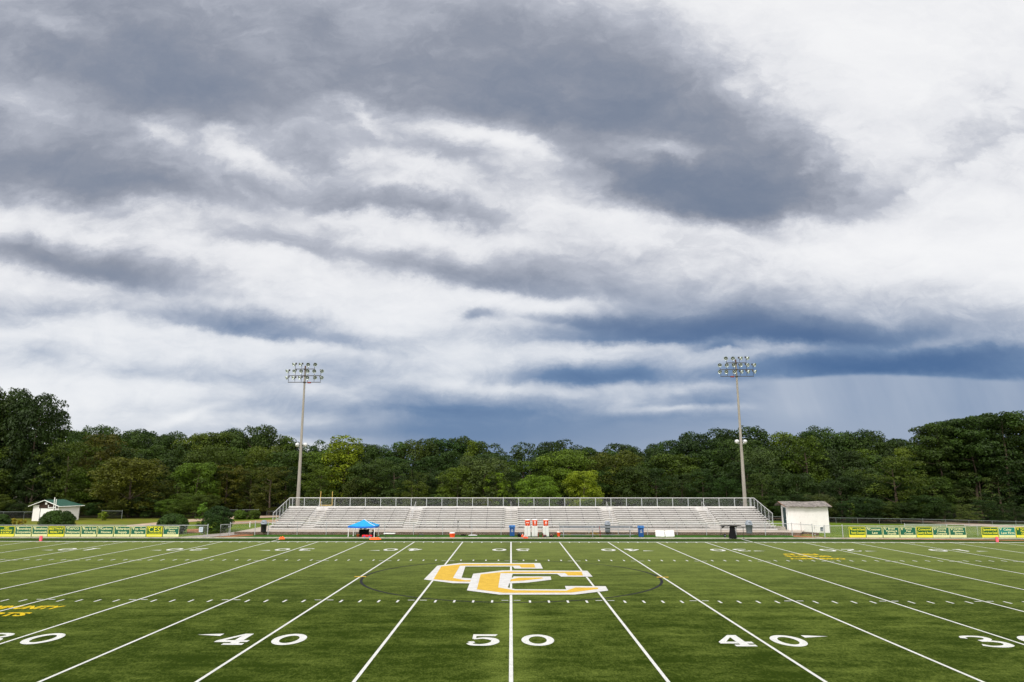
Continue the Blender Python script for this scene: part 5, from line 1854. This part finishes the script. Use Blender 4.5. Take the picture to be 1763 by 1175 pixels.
def leaf_mesh(name, clusters, size, per, seed, flat=0.35, jitter=0.5, up=0.25):
    """clusters: (x, y, z, rx, rz, weight) -> mesh of many small leaf sprays"""
    rg_ = np.random.default_rng(seed)
    C = []
    for (x, y, z, rx, rz, w) in clusters:
        n = max(6, int(per * w))
        v = rg_.normal(size=(n, 3)); v /= np.linalg.norm(v, axis=1)[:, None]
        v[:, 2] = np.where((v[:, 2] < -0.2) & (rg_.random(n) < 0.6), -v[:, 2], v[:, 2])
        rad = rg_.uniform(0.50, 1.0, n) ** 0.5
        p = np.stack([x + v[:, 0] * rx * rad, y + v[:, 1] * rx * rad, z + v[:, 2] * rz * rad], 1)
        nr = v + rg_.normal(size=(n, 3)) * jitter; nr[:, 2] += up
        nr /= np.linalg.norm(nr, axis=1)[:, None]
        C.append((p, nr))
    P = np.concatenate([c[0] for c in C]); Nn = np.concatenate([c[1] for c in C])
    n = len(P)
    a = rg_.normal(size=(n, 3))
    t1 = np.cross(Nn, a); t1 /= np.linalg.norm(t1, axis=1)[:, None]
    t2 = np.cross(Nn, t1)
    s = size * rg_.uniform(0.55, 1.35, n)[:, None]
    w = s * rg_.uniform(0.45, 0.8, n)[:, None]
    V = np.empty((n, 4, 3))
    V[:, 0] = P - t1 * s * 0.5
    V[:, 1] = P + t2 * w * 0.5 - t1 * s * 0.05 + Nn * s * flat * 0.3
    V[:, 2] = P + t1 * s * 0.5
    V[:, 3] = P - t2 * w * 0.5 + t1 * s * 0.05 + Nn * s * flat * 0.3
    me = bpy.data.meshes.new(name)
    me.vertices.add(n * 4); me.loops.add(n * 4); me.polygons.add(n)
    me.vertices.foreach_set('co', V.reshape(-1).astype(np.float32))
    me.loops.foreach_set('vertex_index', np.arange(n * 4, dtype=np.int32))
    me.polygons.foreach_set('loop_start', np.arange(0, n * 4, 4, dtype=np.int32))
    me.polygons.foreach_set('loop_total', np.full(n, 4, dtype=np.int32))
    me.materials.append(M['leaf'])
    me.update(calc_edges=True)
    me.validate()
    return me


def envelope(kind, r, n):
    """cluster centres for a crown of height 1 and width about 0.6, base at 0"""
    out = []
    for i in range(n):
        if kind == 'broad':
            a = r.uniform(0, 2 * math.pi); h = r.random() ** 0.8
            z = 0.16 + 0.78 * h
            w = 0.36 * math.sqrt(max(0.03, 1 - ((z - 0.52) / 0.50) ** 2)) * r.uniform(0.55, 1.0)
            k = r.uniform(0.075, 0.125)
            out.append((w * math.cos(a), w * math.sin(a), z, k, k * 0.80, (k / 0.1) ** 2))
        elif kind == 'tall':
            a = r.uniform(0, 2 * math.pi); h = r.random() ** 0.9
            z = 0.12 + 0.84 * h
            w = 0.24 * (1.05 - h * 0.72) ** 0.8 * r.uniform(0.5, 1.05)
            k = r.uniform(0.055, 0.095) * (1.1 - 0.4 * h)
            out.append((w * math.cos(a), w * math.sin(a), z, k, k * 0.95, (k / 0.1) ** 2))
        elif kind == 'pine':
            a = r.uniform(0, 2 * math.pi); h = r.random() ** 0.75
            z = 0.34 + 0.62 * h
            w = (0.20 * math.sqrt(max(0.05, 1 - (abs(z - 0.68) / 0.34) ** 2))) * r.uniform(0.35, 1.15)
            k = r.uniform(0.045, 0.080)
            out.append((w * math.cos(a), w * math.sin(a), z, k, k * 0.55, (k / 0.1) ** 2 * 1.2))
        elif kind == 'ragged':
            a = r.uniform(0, 2 * math.pi); h = r.random()
            z = 0.08 + 0.86 * h
            w = 0.33 * math.sqrt(max(0.03, 1 - ((z - 0.42) / 0.60) ** 2)) * r.uniform(0.3, 1.15)
            k = r.uniform(0.05, 0.09)
            out.append((w * math.cos(a), w * math.sin(a), z, k, k * 0.7, (k / 0.1) ** 2))
    if kind == 'broad':
        out += [(0, 0, 0.5, 0.24, 0.28, 1.6)]
    if kind == 'pine':
        out += [(0, 0, 0.82, 0.08, 0.13, 1.6), (0, 0, 0.62, 0.08, 0.14, 1.3)]
    if kind == 'tall':
        out += [(0, 0, 0.45, 0.13, 0.32, 1.4)]
    if kind == 'ragged':
        out += [(0, 0, 0.4, 0.18, 0.26, 1.2)]
    return out


def trunk_mesh(name, kind, H, seed):
    r = random.Random(seed)
    b = MB()
    top = H * (0.93 if kind == 'pine' else 0.78)
    pts = []
    x = y = 0
    for i in range(7):
        f_ = i / 6
        pts.append((x, y, -0.4 + (top + 0.4) * f_))
        x += r.uniform(-.012, .012) * H; y += r.uniform(-.012, .012) * H
    R0_ = H * (0.016 if kind == 'pine' else 0.020)
    b.tube(pts, R0_, 8, R0_ * 0.22)
    for k in range(9 if kind != 'pine' else 11):
        f_ = r.uniform(0.28 if kind != 'pine' else 0.42, 0.92)
        i = min(int(f_ * 6), 5)
        p = Vector(pts[i]).lerp(Vector(pts[i + 1]), f_ * 6 - i)
        a = r.uniform(0, 2 * math.pi)
        ln = H * (0.25 if kind != 'pine' else 0.16) * (1.15 - f_ * .6) * r.uniform(.6, 1)
        e = p + Vector((math.cos(a) * ln, math.sin(a) * ln, ln * (r.uniform(.35, .9) if kind != 'pine' else r.uniform(.0, .25))))
        m_ = p.lerp(e, .5) + Vector((0, 0, -ln * .06))
        b.tube([tuple(p), tuple(m_), tuple(e)], R0_ * (0.42 - .25 * f_), 5, R0_ * 0.08)
    o = b.build(name, M['bark'])
    me = o.data
    bpy.data.objects.remove(o)
    return me


PROT = {}
H0 = 14.0
for kind, cnt, ncl, per, size in (('broad', 5, 85, 165, 0.34), ('tall', 4, 90, 190, 0.30), ('ragged', 4, 85, 190, 0.30), ('pine', 3, 85, 210, 0.28)):
    for i in range(cnt):
        r = random.Random(hash_ := 100 + i * 7 + len(kind) * 31)
        cl = [(x * H0, y * H0, z * H0, a * H0, c * H0, w) for (x, y, z, a, c, w) in envelope(kind, r, ncl)]
        me = leaf_mesh('crown', cl, size, per, hash_, jitter=0.55)
        PROT.setdefault(kind, []).append((me, trunk_mesh('trunk', kind, H0, hash_)))

COL = {
    'dark green': (0.026, 0.048, 0.012), 'deep green': (0.018, 0.038, 0.010), 'mid green': (0.050, 0.078, 0.010), 'olive': (0.040, 0.056, 0.006),
    'yellow green': (0.125, 0.150, 0.012), 'brownish olive': (0.050, 0.056, 0.006), 'bright green': (0.070, 0.120, 0.012), 'grey green': (0.045, 0.068, 0.030),
    'golden green': (0.088, 0.122, 0.007),
}
ZONES = [(-999, 48, 'left of white shed'), (48, 140, 'behind white shed'), (140, 262, 'right of white shed'), (262, 350, 'above third round bush'),
         (350, 440, 'above tallest round bush'), (440, 505, 'just left of left light pole'), (505, 560, 'behind left light pole'), (560, 640, 'above blue canopy'),
         (640, 760, 'above second aisle rail'), (760, 860, 'above lone orange cooler'), (860, 905, 'above middle aisle'), (905, 1000, 'above white cooler stands'),
         (1000, 1095, 'above long bench'), (1095, 1180, 'above white boards'), (1180, 1255, 'just left of right light pole'), (1255, 1310, 'behind right light pole'),
         (1310, 1435, 'above white hut'), (1435, 1530, 'above first right banners'), (1530, 1620, 'above middle right banners'), (1620, 1700, 'above narrow gate'),
         (1700, 3000, 'above right pylon')]
ORD = ['first', 'second', 'third', 'fourth', 'fifth', 'sixth', 'seventh', 'eighth', 'ninth']
trees = []
FORM = {'broad': 'broad', 'tall': 'narrow tall', 'ragged': 'ragged', 'pine': 'tall pine'}


def tree(px, top, Y, kind, colr, row, width=1.0):
    trees.append([px, top, Y, kind, colr, row, width])


SIL = [(-80, 668), (0, 672), (30, 670), (60, 676), (90, 690), (110, 718), (122, 744), (150, 744), (170, 740), (190, 750), (220, 747), (240, 744), (260, 752), (290, 748), (320, 754), (345, 757), (380, 754), (400, 750),
       (420, 744), (440, 743), (470, 752), (490, 760), (505, 768), (530, 760), (560, 766), (575, 760), (595, 762), (612, 764), (625, 767), (650, 765), (680, 758), (700, 754), (715, 762), (725, 751), (745, 753), (770, 758),
       (800, 759), (830, 761), (855, 767), (878, 780), (890, 777), (900, 770), (930, 769), (965, 764), (1000, 768), (1030, 766), (1060, 769), (1100, 771), (1130, 760), (1160, 758), (1190, 750), (1215, 747), (1240, 743),
       (1260, 748), (1280, 734), (1300, 739), (1315, 746), (1340, 747), (1360, 750), (1400, 745), (1425, 748), (1450, 752), (1470, 749), (1490, 750), (1505, 760), (1530, 756), (1550, 761), (1580, 754), (1600, 730),
       (1625, 723), (1650, 719), (1680, 716), (1700, 713), (1720, 711), (1740, 720), (1755, 723), (1763, 724), (1850, 722)]


def sil(px):
    for (a, ya), (b, yb) in zip(SIL, SIL[1:]):
        if a <= px <= b:
            return ya + (yb - ya) * (px - a) / (b - a)
    return 745


rtv = random.Random(11)
# back row follows the skyline
px = 128
while px < 1590:
    kd = rtv.choice(['broad', 'broad', 'tall', 'broad', 'ragged'])
    cl_ = rtv.choice(['dark green', 'dark green', 'deep green', 'mid green'] if px < 900 else ['dark green', 'deep green', 'deep green', 'mid green'])
    tree(px, sil(px) + rtv.uniform(-7, 7), rtv.uniform(119, 127), kd, cl_, 'back row', rtv.uniform(.85, 1.15) * (1.25 if kd == 'tall' else 1.0))
    px += rtv.uniform(24, 34)
# middle row
px = 140
while px < 1600:
    kd = rtv.choice(['broad', 'ragged', 'tall', 'broad'])
    if px < 480:
        cl_ = rtv.choice(['olive', 'mid green', 'brownish olive', 'dark green', 'mid green'])
    elif px < 900:
        cl_ = rtv.choice(['dark green', 'deep green', 'mid green', 'dark green'])
    elif px < 1080:
        cl_ = rtv.choice(['mid green', 'dark green', 'olive', 'dark green'])
    else:
        cl_ = rtv.choice(['deep green', 'deep green', 'dark green', 'dark green', 'mid green'])
    tree(px, sil(px) + rtv.uniform(14, 34), rtv.uniform(108, 114), kd, cl_, 'middle row', rtv.uniform(.9, 1.2) * (1.25 if kd == 'tall' else 1.0))
    px += rtv.uniform(30, 42)
# front row, lower
px = 150
while px < 1740:
    if not (560 < px < 635 or 900 < px < 1025):
        kd = rtv.choice(['broad', 'ragged', 'ragged', 'broad'])
        if px < 480:
            cl_ = rtv.choice(['olive', 'brownish olive', 'mid green', 'olive'])
        elif px < 1080:
            cl_ = rtv.choice(['dark green', 'mid green', 'dark green', 'olive'])
        else:
            cl_ = rtv.choice(['deep green', 'deep green', 'dark green', 'grey green'])
        tree(px, 812 + rtv.uniform(-20, 22), rtv.uniform(99, 103), kd, cl_, 'front row', rtv.uniform(1.0, 1.35))
    px += rtv.uniform(34, 46)
# trees with a look of their own
for a in [(-30, 668, 99, 'broad', 'deep green', 'front row', .95), (22, 671, 101, 'broad', 'dark green', 'front row', 1.0), (68, 678, 99, 'broad', 'deep green', 'front row', .85), (98, 708, 102, 'ragged', 'dark green', 'front row', .9),
          (-10, 770, 96, 'broad', 'mid green', 'low edge', 1.1), (122, 760, 97, 'ragged', 'olive', 'low edge', 1.0), (60, 800, 95, 'ragged', 'deep green', 'low edge', 1.2),
          (232, 790, 93, 'broad', 'brownish olive', 'low edge', 1.25), (180, 748, 106, 'ragged', 'brownish olive', 'front row', 1.1), (372, 770, 104, 'broad', 'olive', 'front row', 1.0), (340, 798, 97, 'broad', 'mid green', 'low edge', 1.2),
          (594, 751, 104, 'tall', 'golden green', 'front row', 1.45), (552, 826, 97, 'ragged', 'mid green', 'low edge', 1.3), (622, 822, 97, 'broad', 'olive', 'low edge', 1.2),
          (925, 821, 93, 'broad', 'bright green', 'low edge', 1.45), (1003, 812, 95, 'broad', 'yellow green', 'low edge', 1.15), (855, 812, 95, 'ragged', 'bright green', 'low edge', 1.0), (832, 788, 98, 'broad', 'grey green', 'low edge', 1.1),
          (790, 806, 96, 'broad', 'mid green', 'low edge', 1.25), (710, 826, 94, 'ragged', 'olive', 'low edge', 1.3), (975, 776, 103, 'broad', 'mid green', 'front row', 1.1), (1060, 778, 103, 'broad', 'olive', 'front row', 1.1),
          (1303, 772, 104, 'broad', 'grey green', 'front row', .9), (1535, 786, 98, 'ragged', 'olive', 'low edge', 1.25), (1385, 752, 108, 'tall', 'mid green', 'front row', 1.3), (1310, 815, 95, 'ragged', 'dark green', 'low edge', 1.2),
          (1605, 729, 103, 'pine', 'dark green', 'front row', 1.2), (1632, 722, 106, 'pine', 'dark green', 'front row', 1.2), (1662, 717, 101, 'pine', 'dark green', 'front row', 1.25), (1692, 714, 106, 'pine', 'deep green', 'front row', 1.3),
          (1722, 710, 100, 'pine', 'dark green', 'front row', 1.3), (1750, 721, 104, 'pine', 'mid green', 'front row', 1.2), (1785, 722, 102, 'pine', 'dark green', 'front row', 1.3), (1818, 715, 104, 'broad', 'deep green', 'back row', 1.0),
          (1640, 770, 112, 'broad', 'deep green', 'back row', 1.2), (1700, 765, 113, 'broad', 'deep green', 'back row', 1.2), (1760, 770, 113, 'broad', 'deep green', 'back row', 1.2), (1590, 775, 108, 'ragged', 'dark green', 'middle row', 1.2)]:
    tree(*a)
# low growth along the edge of the wood
px = -40
while px < 1790:
    if not (390 < px < 470 or 900 < px < 950):
        cl_ = rtv.choice(['dark green', 'deep green', 'mid green', 'olive'] if px < 1100 else ['deep green', 'dark green', 'deep green', 'grey green'])
        tree(px, rtv.uniform(848, 868), rtv.uniform(91.5, 95.5) - (3 if px > 1600 or px < 330 else 0), rtv.choice(['ragged', 'broad']), cl_, 'undergrowth', rtv.uniform(1.6, 2.1))
    px += rtv.uniform(30, 44)

trees.sort(key=lambda a: a[0])
seen = {}
for (px, top, Y, kind, colr, row, width) in trees:
    p = at_y(px, top, Y)
    gz_ = ground_z(p.x, Y)
    Hh = p.z - gz_
    zone = next(z[2] for z in ZONES if z[0] <= px < z[1])
    k = (row, zone)
    seen[k] = seen.get(k, 0) + 1
    word = 'shrub' if row == 'undergrowth' else 'tree'
    if kind == 'pine':
        look = '%s tall pine' % colr
        nm, ct = 'pine_tree', 'pine tree'
    elif word == 'shrub':
        look = '%s %s shrub' % (colr, kind)
        nm, ct = 'woodland_shrub', 'shrub'
    else:
        look = '%s %s tree' % (colr, FORM[kind])
        nm, ct = 'broadleaf_tree', 'tree'
    lab = '%s, %s in the %s, %s' % (look, ORD[seen[k] - 1], row, zone)
    t = thing(nm, lab, ct, (p.x, Y, gz_), rtv.uniform(0, 6.28), 'trees and shrubs of the wood')
    ms, tm = rtv.choice(PROT[kind])
    sc_ = Hh / (H0 * 0.985)
    t.scale = (sc_ * width if Hh < 9 else (0.35 * sc_ + 0.65) * width, 0, sc_)
    t.scale.y = t.scale.x
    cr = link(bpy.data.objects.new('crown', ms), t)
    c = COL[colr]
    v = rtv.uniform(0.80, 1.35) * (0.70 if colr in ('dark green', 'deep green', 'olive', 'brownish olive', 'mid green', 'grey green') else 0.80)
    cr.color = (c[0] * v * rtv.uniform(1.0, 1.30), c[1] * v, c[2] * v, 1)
    if word == 'tree':
        link(bpy.data.objects.new('trunk', tm), t)

# dense wood farther back, one mass
rr = random.Random(4)
cl = []
for px in range(-260, 2040, 9):
    Y = rr.uniform(131, 150)
    s_ = sil(min(max(px, -70), 1840)) + rr.uniform(22, 60)
    p = at_y(px, s_, Y)
    g0 = ground_z(p.x, Y)
    z = p.z
    while z > g0 + .5:
        cl.append((p.x + rr.uniform(-1, 1), Y + rr.uniform(-1.5, 1.5), z - 1.6, 2.6, 1.9, 1.0)); z -= rr.uniform(2.0, 3.0)
me = leaf_mesh('distant_wood', cl, 0.85, 42, 8)
o = link(bpy.data.objects.new('distant_wood', me)); o.color = (0.012, 0.023, 0.006, 1)
tag(o, kind='stuff')


# clipped round bushes, saplings and the hedge
def bush(px0, px1, top, Y, colr, name, label, cat, group=None, loose=0.0, n=120, per=170, size=0.13, stem=False, seed=1):
    a, b_ = at_y(px0, top, Y), at_y(px1, top, Y)
    w = (b_.x - a.x) / 2
    g0 = ground_z((a.x + b_.x) / 2, Y)
    h = a.z - g0
    r = random.Random(seed)
    cl = []
    for _ in range(n):
        u = r.uniform(-.7, 1); an = r.uniform(0, 6.283)
        q_ = math.sqrt(max(0, 1 - u * u)) if u > 0 else 1 - abs(u) * .3
        k = r.uniform(.15, .26)
        f_ = (1 - k) * r.uniform(1 - loose, 1.0) * (1.0 if u > 0 else 1 + u * .1)
        cl.append((w * q_ * f_ * math.cos(an), w * q_ * f_ * math.sin(an), h * (0.40 + 0.60 * u * f_) if u > 0 else h * (.4 + .42 * u), w * k, min(w, h) * k * .8, 1.0))
    cl.append((0, 0, h * .42, w * (.80 - loose * .6), h * (.46 - loose * .3), 10.0 if loose < .2 else 1.5))
    t = thing(name, label, cat, ((a.x + b_.x) / 2, Y, g0), 0, group)
    cr = link(bpy.data.objects.new('foliage', leaf_mesh('foliage', cl, size, per, seed, jitter=.5)), t)
    cr.color = (*[q_ * .8 for q_ in COL[colr]], 1)
    b = MB()
    for k in range(3 if stem else 2):
        b.tube([(0.03 * k, 0, -.1), (.05 * (k - 1), .02, h * .4), (w * .3 * (k - 1), .1, h * .72)], .035, 6, .012)
    b.build('stem', M['bark'], t)
    return t


bush(-14, 20, 884, 61, 'dark green', 'round_bush', 'dark round bush cut by the left edge of the photo', 'bush', 'round bushes behind the left fence', seed=2)
bush(72, 131, 877.5, 60, 'dark green', 'round_bush', 'wide dark round bush in front of the white shed', 'bush', 'round bushes behind the left fence', seed=3)
bush(273, 325, 883.5, 58.5, 'dark green', 'round_bush', 'dark round bush behind the last left banner', 'bush', 'round bushes behind the left fence', seed=4)
bush(350, 405, 869, 59.5, 'deep green', 'round_bush', 'tallest dark round bush, behind the left gate opening', 'bush', 'round bushes behind the left fence', seed=5, n=80)
bush(337, 368, 857.5, 61.5, 'bright green', 'sapling', 'loose yellow green sapling growing beside the tallest round bush', 'sapling', None, .5, 46, 34, .16, True, seed=6)
bush(345, 362, 896, 57.5, 'mid green', 'weed_clump', 'low green weeds below the notice board', 'weeds', None, .4, 20, 40, .12, seed=7)
bush(402, 428, 877.5, 87, 'mid green', 'hedge_bush', 'left bush of the low hedge between the tall bush and the bleachers', 'bush', 'low hedge', seed=8, size=.2, n=40, per=100)
bush(424, 449, 876.5, 87, 'olive', 'hedge_bush', 'right bush of the low hedge between the tall bush and the bleachers', 'bush', 'low hedge', seed=9, size=.2, n=40, per=100)
bush(168, 188, 878, 84, 'yellow green', 'sapling', 'thin yellow green sapling at the end of the fence right of the shed', 'sapling', None, .5, 34, 40, .18, True, seed=10)
COL['tawny'] = (0.24, 0.17, 0.03)
bush(17, 31, 891.5, 72, 'tawny', 'dry_bush', 'small tawny bush beside the leftmost round bush', 'bush', None, .3, 20, 60, .14, seed=11)
bush(30, 46, 893, 74, 'tawny', 'dry_bush', 'small tawny bush at the left corner of the white shed', 'bush', None, .3, 20, 60, .14, seed=12)
bush(1452, 1475, 861, 91, 'olive', 'sapling', 'loose olive sapling at the wood edge right of the white hut', 'sapling', None, .5, 30, 40, .2, True, seed=13)
